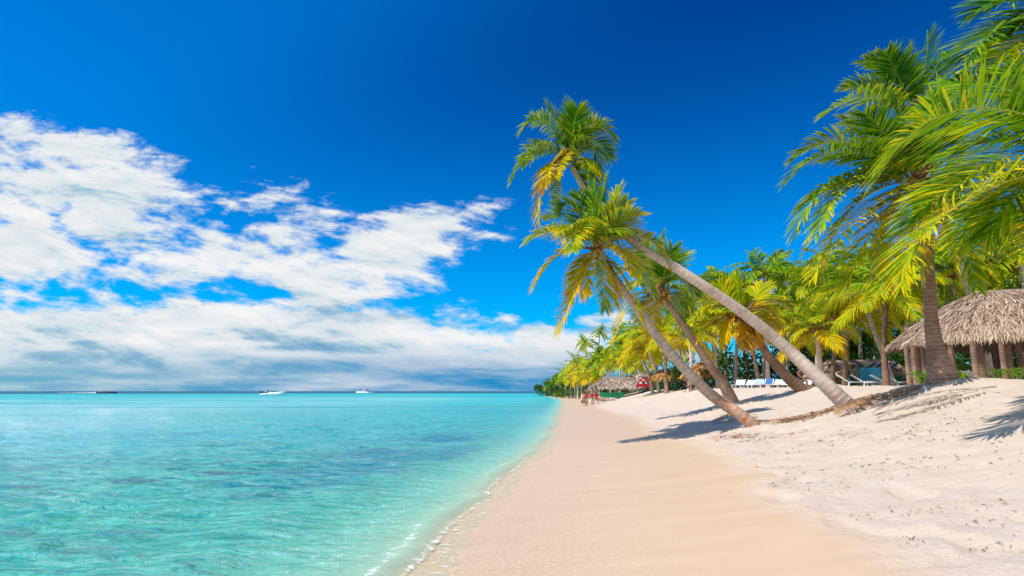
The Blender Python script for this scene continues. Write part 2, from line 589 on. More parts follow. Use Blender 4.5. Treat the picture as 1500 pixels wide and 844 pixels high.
def build_water():
    front = np.linspace(R(-60), R(48), 620)
    back = np.concatenate([np.linspace(R(-150), R(-60), 40)[:-1]])
    angs = np.concatenate([back, front])
    radii = np.concatenate([np.geomspace(.6, 3, 40)[:-1], np.geomspace(3, 70, 620), np.geomspace(71.5, 14000, 150)])
    X, Y, q, idx = polar(radii, angs)
    s = shore_s(X, Y)
    dist = np.hypot(X, Y)
    off = np.clip(-s, 0, None)
    # small chop, dying towards the beach; each octave dropped where the sheet is too coarse for it
    amp = sstep(.2, 5, off) * .85 + .15
    c, s_ = math.cos(R(-14)), math.sin(R(-14))
    U = X * c - Y * s_; V = X * s_ + Y * c
    w1 = 1 - np.abs(2 * fbm(U * .55, V * 1.15, 3, 61) - 1)
    w2 = 1 - np.abs(2 * fbm(U * 1.5 + .4 * w1, V * 3.2, 3, 71) - 1)
    w3 = fbm(U * 4.0, V * 7.0, 2, 81)
    Z = .15 * (w1 - .72) * np.clip(1.25 - dist / 90, 0, 1) + .085 * (w2 - .72) * np.clip(1.2 - dist / 36, 0, 1) + .03 * (w3 - .5) * np.clip(1.2 - dist / 16, 0, 1)
    Z = Z * amp
    # a little wave curling along the edge
    near = np.clip(1.3 - np.abs(dist - 8) / 22, 0, 1)
    wob = (fbm(Y * .8, Y * 0 + 1.7, 3, 91) - .5) * 1.0
    e1 = off - .24 + wob * .3
    str1 = near * (.45 + .8 * fbm(Y * .5, Y * 0 + 9.1, 2, 95))
    Z = Z + .030 * str1 * np.exp(-(e1 / .18) ** 2)
    e2 = off - 2.0 + wob * .9
    Z = Z + .05 * near * np.exp(-(e2 / .5) ** 2)
    Z = Z + .012
    # --- colour of the water body over sand and over weed
    def C(r, g, b): return np.array([r, g, b], float)
    n_big = fbm(X * .10, Y * .16, 4, 101)
    n_mid = fbm(X * .35, Y * .75, 4, 111)
    n_str = fbm(X * .9, Y * 2.4, 4, 121)
    col = np.zeros((len(X), 3)) + C(.10, .55, .50)
    mixc = lambda col, c2, f: col * (1 - f[:, None]) + c2[None, :] * f[:, None]
    shallow = np.exp(-off / .75)
    col = mixc(col, C(.16, .62, .47), np.exp(-((off - 1.6) / 1.3) ** 2) * .8 * np.clip(1.4 - dist / 40, 0, 1))
    # paler open sand further out, sky reflection also put into the colour
    pale = sstep(16, 34, dist) * (1 - sstep(110, 190, dist))
    lane = np.exp(-((off - 10) / 13.0) ** 2) * sstep(14, 26, dist)
    col = mixc(col, C(.035, .60, .60), lane * .8)
    pale = pale * sstep(8, 30, off)
    col = mixc(col, C(.20, .68, .66), pale * (.35 + .65 * sstep(.35, .65, fbm(X * .06, Y * .12, 4, 131))))
    col = mixc(col, C(.075, .60, .42), 1 - sstep(7, 20, dist))
    # weed patches seen through the water
    weed = sstep(.50, .66, .55 * n_mid + .45 * n_str + .10 * (n_big - .5)) * sstep(1.5, 5, off) * (1 - sstep(26, 48, dist))
    zone = np.exp(-(((X + 3.2) / 5.5) ** 2 + ((Y - 10.5) / 5.0) ** 2)) + .8 * np.exp(-(((X + 8) / 4) ** 2 + ((Y - 8) / 2.5) ** 2))
    weed = np.clip(weed * (.25 + 1.0 * zone), 0, 1)
    col = mixc(col, C(.045, .20, .21), weed * .85)
    # bluish lane along the beach
    g1 = np.exp(-(((off - 2.6) / 1.1) ** 2) - (((Y - 14.5) / 4.0) ** 2)) + .8 * np.exp(-(((off - 3.5) / 1.3) ** 2) - (((Y - 19.) / 6.0) ** 2))
    g1 = np.clip(g1 * (.35 + 1.3 * sstep(.38, .62, n_mid)), 0, 1)
    col = mixc(col, C(.025, .30, .40), g1 * .8)
    # saturated band, then the deep sea
    band = sstep(120, 190, dist)
    col = mixc(col, C(.006, .42, .46), band * (.55 + .45 * sstep(.4, .6, fbm(X * .02, Y * .05, 3, 141))))
    streak = sstep(.56, .70, fbm(X * .03, Y * .22, 3, 151)) * sstep(35, 60, dist) * (1 - sstep(160, 260, dist))
    col = mixc(col, C(.03, .40, .42), streak * .8)
    deep = sstep(300, 520, dist * (.9 + .3 * fbm(X * .004, Y * .004, 2, 161)))
    col = mixc(col, C(.004, .095, .17), deep)
    col = mixc(col, C(.72, .86, .62), np.clip(shallow, 0, 1) * .85)
    col = np.clip(col, 0, 1)
    depth = np.clip(-np.interp(s, PR_S, PR_Z), 0, 20) + np.clip(Z, 0, 1) * .5
    body = 1 - np.exp(-depth * 20.0)
    body = np.clip(body, 0, 1) * .97
    weedy = np.clip(.34 + .9 * zone + .35 * sstep(.4, .7, n_big), 0, 1) * sstep(.8, 3, off) * (1 - sstep(40, 90, dist))
    body = np.where(s > 0, 0.0, body)
    body = np.maximum(body, .06)
    # foam: rim line and the curl
    rim = np.exp(-((off - .04) / .06) ** 2) * (s < .3) * (.25 + .75 * near)
    curl = np.exp(-((e1 - .08 + .25 * (fbm(X * 1.6, Y * 1.6, 3, 99) - .5)) / .11) ** 2) * str1 * (.34 + .22 * sstep(.45, .72, fbm(Y * .45, Y * 0 + 4.4, 2, 97)))
    lace = np.exp(-((off - 1.0) / .9) ** 2) * near * .30
    foam = np.maximum(np.maximum(rim * .62, curl), lace)
    foam = foam * sstep(260, 120, dist)
    # a boat's wake far out
    cx0, cx1, wy = at(90, 575.5, 455), at(142, 575.5, 455), 455
    calm = np.clip(1.1 - dist / 260, .12, 1) * (sstep(.1, 2.0, off) * .8 + .2)
    keep = (s < .35)
    kq = keep[q].any(1)
    q = q[kq]
    used = np.zeros(len(X), bool); used[q.ravel()] = True
    remap = np.cumsum(used) - 1
    me = np_mesh('sea', np.stack([X, Y, Z], 1)[used], remap[q], attrs={'watercol': col[used], 'body': body[used], 'foam': foam[used], 'calm': calm[used], 'weedy': weedy[used]})
    o = link('sea_water', me, water_mat(), smooth=True)
    tag(o, 'clear turquoise sea with small ripples and a foamy edge on the sand', 'sea', kind='structure')


# ------------------------------------------------------------------ palm fronds
def frond_arrays(P0, P1, P2, n=45, L=.55, w=.028, droop=.35, vee=.25, yel=.3, roll=0.0, rng=RNG, stem=.012, gap=.12, ragged=.06):
    P0, P1, P2 = (np.array(p, float) for p in (P0, P1, P2))
    ts = np.linspace(0, 1, 15)[:, None]
    B = lambda t: (1 - t) ** 2 * P0 + 2 * t * (1 - t) * P1 + t * t * P2
    dB = lambda t: 2 * (1 - t) * (P1 - P0) + 2 * t * (P2 - P1)
    bend = -(P2 - 2 * P1 + P0)
    bl = np.linalg.norm(bend) + 1e-9
    ln = np.linalg.norm(P2 - P0)
    upref = bend / bl * min(1.0, 3 * bl / ln) + np.array([0, 0, .55]) + .02

    def frame(t):
        T = dB(t); T = T / np.linalg.norm(T, axis=1, keepdims=True)
        N = upref - (T @ upref)[:, None] * T
        N = N / np.linalg.norm(N, axis=1, keepdims=True)
        S = np.cross(T, N)
        if roll:
            N, S = N * math.cos(roll) + S * math.sin(roll), S * math.cos(roll) - N * math.sin(roll)
        return T, N, S
    V = []; Q = []; TR = []; Y = []; mq = []
    # stem
    p = B(ts); T, N, S = frame(ts)
    rad = stem * (1.25 - 1.05 * ts) * np.where(ts < .08, 1.7, 1)
    ring = [p + S * rad, p + N * rad * .7, p - S * rad, p - N * rad * .7]
    ns = len(ts)
    V.append(np.stack(ring, 1).reshape(-1, 3)); Y.append(np.full(ns * 4, min(1, yel + .15)))
    for i in range(ns - 1):
        for k in range(4):
            Q.append((i * 4 + k, i * 4 + (k + 1) % 4, i * 4 + 4 + (k + 1) % 4, i * 4 + 4 + k)); mq.append(1)
    base = ns * 4
    # leaflets
    for side in (-1, 1):
        t = np.linspace(gap, .995, n) + rng.normal(0, .25 / n, n)
        t = np.clip(t, gap * .8, 1)
        keep = rng.random(n) > ragged
        t = t[keep]; k = len(t)
        tt = t[:, None]
        p = B(tt); T, N, S = frame(tt)
        u = (t - gap) / (1 - gap)
        prof = np.interp(u, [0, .1, .35, .6, .85, 1], [.60, .88, 1.0, .95, .70, .42])
        Ll = (L * prof * rng.uniform(.82, 1.12, k))[:, None]
        ang = np.interp(u, [0, .5, 1], [R(70), R(57), R(27)])[:, None] + rng.normal(0, .10, (k, 1))
        D = T * np.cos(ang) + side * S * np.sin(ang) + N * (vee + rng.normal(0, .07, (k, 1)))
        D /= np.linalg.norm(D, axis=1, keepdims=True)
        dr = droop * rng.uniform(.6, 1.5, (k, 1))
        g = np.array([0, 0, -1.0])
        D2 = D + g * dr * .55; D2 /= np.linalg.norm(D2, axis=1, keepdims=True)
        D3 = D + g * dr * 1.25; D3 /= np.linalg.norm(D3, axis=1, keepdims=True)
        a = p + D * Ll * .38; b = a + D2 * Ll * .34; c = b + D3 * Ll * .30
        W = np.cross(D, N); W /= np.linalg.norm(W, axis=1, keepdims=True) + 1e-9
        tw = rng.normal(0, .28, (k, 1))
        W = W * np.cos(tw) + N * np.sin(tw)
        ww = w * rng.uniform(.8, 1.2, (k, 1))
        pts = np.stack([p - W * ww * .30, p + W * ww * .30, a - W * ww * .5, a + W * ww * .5, b - W * ww * .38, b + W * ww * .38, c], 1)
        V.append(pts.reshape(-1, 3))
        y = np.clip(yel + rng.normal(0, .10, k) + (rng.random(k) < .05) * .25, 0, 1)
        tipy = np.clip(y + .16, 0, 1)
        Y.append(np.stack([y, y, y, y, y + (tipy - y) * .5, y + (tipy - y) * .5, tipy], 1).ravel())
        bi = base + np.arange(k)[:, None] * 7
        for (i0, i1, i2, i3) in ((0, 1, 3, 2), (2, 3, 5, 4)):
            Q += list(map(tuple, np.concatenate([bi + i0, bi + i1, bi + i2, bi + i3], 1))); mq += [0] * k
        TR += list(map(tuple, np.concatenate([bi + 4, bi + 5, bi + 6], 1)))
        base += k * 7
    return np.concatenate(V), np.array(Q), np.array(TR), np.concatenate(Y), np.array(mq)


def join_arrays(parts):
    V = []; Q = []; T = []; Y = []; mq = []; n = 0
    for v, q, t, y, m in parts:
        V.append(v); Q.append(q + n); T.append(t + n); Y.append(y); mq.append(m); n += len(v)
    return np.concatenate(V), np.concatenate(Q), np.concatenate(T), np.concatenate(Y), np.concatenate(mq)


def leaf_mesh(name, arr):
    v, q, t, y, mq = arr
    me = np_mesh(name, v, q, t, {'yel': y}, mq, np.zeros(len(t), int))
    me.materials.append(M['leaf']); me.materials.append(M['rachis'])
    return me


# ------------------------------------------------------------------ palm trunks
def spline(pts, n):
    P = [Vector(p) for p in pts]
    P = [P[0] * 2 - P[1]] + P + [P[-1] * 2 - P[-2]]
    out = []
    segs = len(P) - 3
    for i in range(n + 1):
        t = i / n * segs
        k = min(int(t), segs - 1); u = t - k
        a, b, c, d = P[k:k + 4]
        out.append(.5 * ((2 * b) + (c - a) * u + (2 * a - 5 * b + 4 * c - d) * u * u + (3 * b - a - 3 * c + d) * u ** 3))
    return out


def trunk_mesh(name, pts, radii, ring=.13, sides=14, step=None, rough=.05):
    L = sum((Vector(pts[i + 1]) - Vector(pts[i])).length for i in range(len(pts) - 1))
    step = step or ring / 4
    n = max(12, int(L / step))
    sp = spline(pts, n)
    rs = np.interp(np.linspace(0, 1, n + 1), np.linspace(0, 1, len(radii)), radii)
    V = []; A = []; F = []
    along = 0.0
    off = RNG.random() * 3
    prev = None
    for i, p in enumerate(sp):
        t = (sp[min(i + 1, n)] - sp[max(i - 1, 0)]).normalized()
        if i: along += (p - sp[i - 1]).length
        a = t.cross(Vector((0, 1, 0))) if prev is None else prev - t * prev.dot(t)
        a.normalize(); prev = a
        b = t.cross(a)
        fr = (along / ring + off) % 1.0
        rr = rs[i] * (1 + rough * (fr - .5) * 1.6)
        for k in range(sides):
            an = 2 * math.pi * k / sides
            lump = 1 + .06 * math.sin(3 * an + along * 1.7 + off) * rough / .05 * .5 + RNG.normal(0, .012)
            V.append(p + (a * math.cos(an) + b * math.sin(an)) * rr * lump)
            A.append(along)
    for i in range(n):
        for k in range(sides):
            k2 = (k + 1) % sides
            F.append((i * sides + k, i * sides + k2, (i + 1) * sides + k2, (i + 1) * sides + k))
    V.append(sp[-1] + (sp[-1] - sp[-2]).normalized() * rs[-1] * .6); A.append(along)
    top = len(V) - 1
    T = [(n * sides + k, n * sides + (k + 1) % sides, top) for k in range(sides)]
    V.append(sp[0]); A.append(0.0)
    T += [((k + 1) % sides, k, top + 1) for k in range(sides)]
    me = np_mesh(name, np.array([tuple(v) for v in V]), np.array(F), np.array(T), {'along': np.array(A)})
    me.polygons.foreach_set('use_smooth', [True] * len(me.polygons))
    return me


def heart_mesh(r):
    """the woody heart of a crown: old leaf bases and fibre"""
    b = MB()
    b.lathe((0, 0, -r * 2.0), [(r * .75, 0), (r * 1.15, r * .9), (r * 1.35, r * 1.8), (r * 1.1, r * 2.6), (r * .5, r * 3.4), (r * .12, r * 4.2)], 10)
    for k in range(16):
        an = k * 2.4 + RNG.random() * .4; el = RNG.uniform(-.2, 1.0)
        d = Vector((math.cos(an) * math.cos(el), math.sin(an) * math.cos(el), math.sin(el)))
        c = Vector((math.cos(an), math.sin(an), 0)) * r * .9 + Vector((0, 0, r * RNG.uniform(-.9, .8)))
        b.tube([c, c + d * r * 1.6, c + d * r * 3.0], [r * .42, r * .3, r * .16], 5)
    return b


def coconut(parent, loc, r, mat):
    b = MB()
    b.lathe((0, 0, -r * 1.2), [(r * .25, 0), (r * .8, r * .45), (r, r * 1.2), (r * .8, r * 1.95), (r * .3, r * 2.4)], 9)
    o = b.build('coconut', mat, parent, True)
    o.location = loc
    return o


def hero_palm(label, base_pts, radii, crown_c, fronds, trunk_m, L, n=46, w=.034, ring=.13, coconuts=0, group=None, heart_r=.14, rough=.05, yel_bias=0.0, thin=.67, tipk=.93):
    """palm whose fronds are each placed on their own. fronds: (tip, bow point, yellowness, options)"""
    base = Vector(base_pts[0])
    root = empty('palm_tree', base)
    tag(root, label, 'palm tree', group)
    me = trunk_mesh('palm_trunk', [Vector(p) - base for p in base_pts], [q * thin for q in radii], ring, rough=rough)
    link('trunk', me, trunk_m, root)
    heart_r *= .72
    cc = Vector(crown_c)
    cr = heart_mesh(heart_r).build('crown', M['fibre'], root, True)
    cr.location = cc - base
    dirv = (Vector(base_pts[-1]) - Vector(base_pts[-2])).normalized()
    cr.rotation_euler = dirv.to_track_quat('Z', 'Y').to_euler()
    bpy.context.view_layer.update()
    inv = cr.matrix_world.inverted()
    for (tip, bow, yel, opt) in fronds:
        tip = cc + (Vector(tip) - cc) * tipk; bow = cc + (Vector(bow) - cc) * .97
        st = cc + (bow - cc).normalized() * heart_r * .7
        c1 = bow * 2 - (st + tip) * .5          # curve passes through bow
        Lf = (bow - st).length + (tip - bow).length
        arr = frond_arrays(st, c1, tip, n=int(opt.get('n', n) * 1.35), L=opt.get('L', L) * 1.12, w=opt.get('w', w) * 1.15, droop=opt.get('droop', .35) * .62, vee=opt.get('vee', .15),
                           yel=min(1, max(0, yel + yel_bias)), roll=opt.get('roll', 0.0), stem=opt.get('stem', .016), gap=opt.get('gap', .10))
        v = arr[0]
        Mi = np.array(inv)
        v2 = v @ Mi[:3, :3].T + Mi[:3, 3]
        o = link('frond', leaf_mesh('frond', (v2,) + arr[1:]), None, cr)
        if yel > .78: o['label'] = 'old frond gone orange brown'
        elif yel > .6: o['label'] = 'yellowing frond'
    for k in range(coconuts):
        an = k * 2.4
        coconut(cr, Vector((math.cos(an) * heart_r * 1.7, math.sin(an) * heart_r * 1.7, -heart_r * (1.0 + .9 * (k % 3)))), heart_r * .6, M['coconut'])
    return root


# proto fronds for the grove palms: unit length, base at origin, heading +X
def proto_frond(el, arch, yel, n, L=.30, w=.022, droop=.5, vee=.12):
    d1 = np.array([math.cos(el), 0, math.sin(el)])
    e2 = el - arch
    d2 = np.array([math.cos(e2), RNG.uniform(-.18, .18), math.sin(e2)])
    P0 = np.array([0.03, 0, 0]); P1 = P0 + d1 * .55; P2 = P1 + d2 * .52
    return frond_arrays(P0, P1, P2, n=n, L=L, w=w, droop=droop, vee=vee, yel=yel, stem=.013, gap=.13)


AGES = 7
PROTO = {}
for dens, n, w in (('hi', 48, .022), ('mid', 30, .032)):
    for tone in range(3):
        for a in range(AGES):
            f = a / (AGES - 1)
            el = R(82 - 104 * f); arch = R(38 + 46 * math.sin(math.pi * min(1, f + .12)))
            yel = [.22, .31, .39][tone] + [.18, .26, .30][tone] * f ** 1.5 + RNG.normal(0, .03)
            PROTO[(dens, tone, a)] = leaf_mesh('frond', proto_frond(el, arch, yel, n, w=w, L=.33, droop=.40 + .45 * f, vee=.0))
FAR = {}
for tone in range(4):
    for v in range(3):
        parts = []
        nf = 17
        for i in range(nf):
            f = i / (nf - 1)
            el = R(82 - 108 * f); arch = R(38 + 48 * math.sin(math.pi * min(1, f + .12)))
            yel = [.19, .31, .42, .52][tone] + .20 * f ** 1.5 + RNG.normal(0, .05)
            arr = proto_frond(el, arch, yel, 14, w=.058, L=.33, droop=.45 + .45 * f, vee=.0)
            az = i * 2.39996 + RNG.random() * .5
            sc = RNG.uniform(.8, 1.08)
            ca, sa = math.cos(az) * sc, math.sin(az) * sc
            v_ = arr[0]
            vv = np.stack([v_[:, 0] * ca - v_[:, 1] * sa, v_[:, 0] * sa + v_[:, 1] * ca, v_[:, 2] * sc], 1)
            parts.append((vv,) + arr[1:])
        FAR[(tone, v)] = leaf_mesh('crown', join_arrays(parts))

TR_UNIT = []
HEARTS = [heart_mesh(.17).mesh('crown') for _ in range(2)]
for h in HEARTS:
    h.materials.append(M['fibre'])


def grove_palm(cx, cy, Y, bx, size, tone, label, group=None, nf=19, dens='hi', far=False, tm='trunk_grey', r=.16, bend=.0, yb=None, tilt=0.0):
    """crown centre at direction (cx, cy) and distance Y; foot at direction bx"""
    top = at(cx, cy, Y)
    by = Y if yb is None else yb
    fx = ray(bx, 570); foot = Vector((fx.x / fx.y * by, by, 0))
    foot.z = gz(foot.x, foot.y) - .12
    root = empty('palm_tree', foot)
    tag(root, label, 'palm tree', group)
    loc_top = top - foot
    mid = loc_top * .5 + Vector((bend * loc_top.z - loc_top.x * .12, RNG.normal(0, .25), -.03 * loc_top.z))
    low = loc_top * .12 + Vector((bend * loc_top.z * .35 - loc_top.x * .03, 0, 0))
    h = loc_top.length
    me = trunk_mesh('palm_trunk', [Vector((0, 0, 0)), low, mid, loc_top], [r * 1.6, r * 1.1, r * .95, r * .72, r * .8, r * .75], .14, 9 if far else 11, .5 if far else .07)
    link('trunk', me, M[tm], root)
    if far:
        c = link('crown', FAR[(min(tone, 3), RNG.integers(3))], None, root)
        c.location = loc_top; c.scale = (size,) * 3; c.rotation_euler = (RNG.normal(0, .08), RNG.normal(0, .08) + tilt, RNG.random() * 6.28)
        return root
    cr = link('crown', HEARTS[RNG.integers(2)], None, root)
    cr.location = loc_top
    cr.rotation_euler = (RNG.normal(0, .08), tilt + RNG.normal(0, .06), 0)
    for i in range(nf):
        f = (i + .5) / nf
        a = min(AGES - 1, int(f * AGES))
        o = link('frond', PROTO[(dens, min(tone, 2), a)], None, cr)
        sc = size * RNG.uniform(.85, 1.1) * (.8 if a == 0 else 1)
        o.scale = (sc, sc * (1 if RNG.random() < .5 else -1), sc)
        o.rotation_euler = (RNG.normal(0, .30), RNG.normal(0, .14), i * 2.39996 + RNG.normal(0, .2))
    return root


# ------------------------------------------------------------------ hero palms
def F(Y, tip, bow, yel, dy=0.0, dyb=None, **o):
    """frond described by where its tip and the top of its arch stand"""
    return (at(tip[0], tip[1], Y + dy), at(bow[0], bow[1], Y + (dy * .5 if dyb is None else dyb)), yel, o)


def palm_front_short():
    Y = 17.0
    g = gpoint(1118, 625)
    base = Vector((g.x, g.y, gz(g.x, g.y) - .15))
    pts = [base, at(1082, 606, g.y + .1), at(1040, 577, Y), at(995, 532, Y), at(958, 487, Y), at(915, 428, Y), at(888, 388, Y)]
    rr = [.27, .235, .225, .205, .19, .165, .14]
    c = at(873, 364, Y)
    fr = [F(Y, (889, 259), (877, 318), .34, -.3, droop=.1), F(Y, (868, 272), (868, 318), .30, .5, droop=.12),
          F(Y, (820, 306), (840, 302), .30, .3, droop=.35), F(Y, (773, 352), (812, 338), .42, -.6, droop=.6), F(Y, (779, 424), (818, 374), .62, -.3, droop=.35),
          F(Y, (817, 492), (845, 418), .70, -.5, droop=.25), F(Y, (886, 455), (884, 405), .45, .7, droop=.3), F(Y, (946, 478), (916, 408), .62, -.9, droop=.3, vee=.05),
          F(Y, (918, 296), (897, 322), .44, -.5, droop=.3), F(Y, (983, 392), (944, 346), .52, -.5, droop=.9), F(Y, (929, 404), (908, 366), .64, -1.5, droop=.4),
          F(Y, (822, 338), (846, 332), .50, -1.3, droop=.5), F(Y, (838, 366), (850, 334), .46, -1.7, droop=.6), F(Y, (902, 338), (893, 336), .38, -1.6, droop=.5),
          F(Y, (902, 445), (893, 400), .72, -1.0, droop=.3),
          F(Y, (862, 432), (862, 396), .68, -.9, droop=.4), F(Y, (930, 340), (905, 334), .35, 1.0, droop=.5), F(Y, (908, 274), (890, 318), .36, .5, droop=.15), F(Y, (846, 282), (858, 322), .3, .9, droop=.2),
          F(Y, (960, 432), (922, 374), .5, .6, droop=.35), F(Y, (938, 312), (906, 326), .46, -.9, droop=.3), F(Y, (836, 440), (850, 392), .62, .6, droop=.3), F(Y, (800, 318), (838, 322), .34, .8, droop=.35)]
    hero_palm('short grey palm leaning over the wet sand, its foot peeling red brown', pts, rr, c, fr, M['trunk_chip'], .68, 48, .041, coconuts=5, heart_r=.13, ring=.16, tipk=.97)


def palm_long():
    Y = 16.5
    g = gpoint(1252, 597)
    base = Vector((g.x, g.y, gz(g.x, g.y) - .15))
    pts = [base, at(1222, 575, g.y), at(1150, 509, Y), at(1080, 452, Y), at(1000, 399, Y), at(935, 360, Y + .6), at(890, 320, Y + 1.1), at(858, 280, Y + 1.6), at(838, 245, Y + 2.0)]
    rr = [.36, .30, .235, .215, .20, .185, .165, .145, .12]
    Yc = Y + 2.2
    c = at(831, 230, Yc)
    fr = [F(Yc, (826, 146), (834, 188), .24, .2, droop=.1), F(Yc, (799, 152), (818, 188), .26, .3, droop=.25), F(Yc, (760, 188), (795, 176), .36, -.4, droop=.7),
          F(Yc, (743, 268), (783, 222), .30, -.5, droop=.55), F(Yc, (786, 332), (798, 264), .70, -.7, droop=.3), F(Yc, (818, 312), (818, 268), .48, .6, droop=.35),
          F(Yc, (905, 203), (872, 186), .34, -.4, droop=.45), F(Yc, (878, 250), (866, 212), .33, -.8, droop=.7), F(Yc, (856, 180), (842, 198), .24, .5, droop=.2),
          F(Yc, (884, 296), (862, 252), .22, .7, droop=.35), F(Yc, (859, 285), (848, 258), .24, -.3, droop=.3), F(Yc, (796, 278), (806, 242), .74, -1.1, droop=.4),
          F(Yc, (878, 182), (856, 194), .28, .8, droop=.3), F(Yc, (868, 262), (855, 232), .40, -1.2, droop=.5), F(Yc, (762, 240), (795, 214), .27, .9, droop=.5), F(Yc, (846, 156), (840, 190), .24, -.7, droop=.15), F(Yc, (898, 232), (868, 204), .32, .8, droop=.5), F(Yc, (812, 262), (818, 238), .60, -1.3, droop=.5)]
    hero_palm('longest leaning palm, pale ringed trunk rising to the crown highest over the sand', pts, rr, c, fr, M['trunk_grey'], .70, 48, .045, coconuts=6, heart_r=.13)


def palm_behind():
    Y = 25.0
    g = gpoint(1077, 583)
    base = Vector((g.x, Y, gz(g.x * Y / g.y, Y) - .12))
    base = at(1077, 585, Y)
    base.z = gz(base.x, base.y) - .15
    pts = [base, at(1060, 562, Y), at(1043, 540, Y), at(1013, 495, Y), at(990, 460, Y), at(972, 436, Y)]
    rr = [.40, .32, .25, .22, .20, .17]
    c = at(966, 427, Y)
    fr = [F(Y, (972, 342), (964, 384), .28, .2, droop=.2), F(Y, (945, 352), (952, 388), .34, .8, droop=.3), F(Y, (898, 402), (930, 396), .42, .6, droop=.5),
          F(Y, (895, 502), (925, 440), .64, -.4, droop=.35), F(Y, (1008, 492), (994, 440), .30, .6, droop=.3, vee=.05), F(Y, (1022, 430), (995, 408), .34, .8, droop=.6),
          F(Y, (1000, 372), (984, 394), .28, .9, droop=.4), F(Y, (935, 472), (946, 440), .5, .8, droop=.4), F(Y, (985, 360), (976, 390), .3, -.7, droop=.3),
          F(Y, (912, 430), (938, 412), .46, -.9, droop=.6), F(Y, (960, 490), (958, 450), .66, 1.0, droop=.3), F(Y, (1015, 460), (995, 424), .4, -.6, droop=.6),
          F(Y, (928, 372), (946, 396), .36, 1.2, droop=.5)]
    hero_palm('darker ringed palm leaning behind the short peeling one, scruffy red brown crown heart', pts, rr, c, fr, M['trunk_brown'], .95, 48, .05, coconuts=9, heart_r=.22)


def palm_burnt():
    Y = 24.0
    base = at(1200, 583, Y); base.z = gz(base.x, base.y) - .1
    pts = [base, at(1180, 573, Y), at(1150, 549, Y), at(1122, 517, Y), at(1104, 490, Y), at(1092, 470, Y)]
    rr = [.40, .36, .29, .24, .22, .18]
    c = at(1088, 462, Y)
    fr = [F(Y, (1062, 500), (1068, 470), .72, -.3, droop=.4), F(Y, (1110, 505), (1106, 472), .90, -.5, droop=.4), F(Y, (1090, 510), (1092, 482), .95, -.7, droop=.3),
          F(Y, (1130, 500), (1116, 466), .66, .3, droop=.4), F(Y, (1010, 470), (1046, 446), .50, -.3, droop=.6), F(Y, (1030, 440), (1056, 442), .55, .5, droop=.5),
          F(Y, (1080, 400), (1082, 432), .42, .2, droop=.2), F(Y, (1120, 415), (1106, 436), .5, .4, droop=.4), F(Y, (1160, 450), (1126, 440), .5, .2, droop=.6),
          F(Y, (1050, 415), (1066, 436), .52, .4, droop=.4), F(Y, (1020, 500), (1050, 466), .55, .4, droop=.5), F(Y, (1150, 485), (1122, 452), .62, -.5, droop=.5)]
    hero_palm('stubby dark palm leaning low beside the loungers, hung with burnt orange fronds', pts, rr, c, fr, M['trunk_dark'], .75, 40, .055, heart_r=.26, rough=.09)


def palm_flared():
    Y = 15.0
    base = at(1383, 563, Y); base.z = gz(base.x, base.y) - .05
    MOUNDS.append((base.x + .1, base.y - .2, 1.5, .16))
    pts = [base, base + Vector((-.02, 0, .30)), at(1370, 505, Y), at(1364, 460, Y), at(1360, 400, Y), at(1356, 340, Y), at(1347, 285, Y)]
    rr = [.53, .44, .25, .195, .18, .175, .155]
    c = at(1344, 266, Y)
    fr = [F(Y, (1156, 264), (1230, 222), .26, -.3, droop=.45), F(Y, (1166, 342), (1222, 268), .32, -.7, droop=.55), F(Y, (1190, 408), (1262, 312), .58, -1.0, droop=.4),
          F(Y, (1176, 300), (1250, 262), .28, .8, droop=.5), F(Y, (1200, 392), (1256, 296), .40, .6, droop=.4), F(Y, (1240, 180), (1292, 200), .26, .9, droop=.4),
          F(Y, (1310, 150), (1326, 200), .22, .3, droop=.2), F(Y, (1368, 140), (1356, 200), .22, .2, droop=.2), F(Y, (1430, 185), (1392, 206), .28, .6, droop=.4),
          F(Y, (1480, 270), (1414, 232), .32, .4, droop=.6), F(Y, (1320, 420), (1326, 330), .56, -1.2, droop=.35), F(Y, (1400, 395), (1380, 320), .52, -1.0, droop=.4),
          F(Y, (1462, 365), (1410, 292), .45, .3, droop=.5), F(Y, (1280, 410), (1304, 320), .5, .6, droop=.4), F(Y, (1240, 420), (1288, 318), .54, -.2, droop=.4),
          F(Y, (1270, 168), (1306, 208), .25, -.9, droop=.4), F(Y, (1350, 400), (1350, 335), .62, -.6, droop=.4),
          F(Y, (1225, 232), (1276, 226), .27, -1.2, droop=.4), F(Y, (1180, 365), (1242, 276), .34, 1.2, droop=.45), F(Y, (1196, 345), (1250, 264), .36, -1.4, droop=.4), F(Y, (1164, 232), (1236, 206), .28, .9, droop=.4), F(Y, (1390, 120), (1370, 190), .2, .9, droop=.25),
          F(Y, (1450, 320), (1404, 262), .34, -1.0, droop=.5), F(Y, (1430, 420), (1396, 320), .4, .9, droop=.5)]
    hero_palm('upright brown palm with broad flared foot standing in front of the large thatched hut', pts, rr, c, fr, M['trunk_red'], .90, 48, .047, coconuts=8, heart_r=.19, ring=.10, rough=.08, yel_bias=-.01, thin=.76, tipk=1.0)


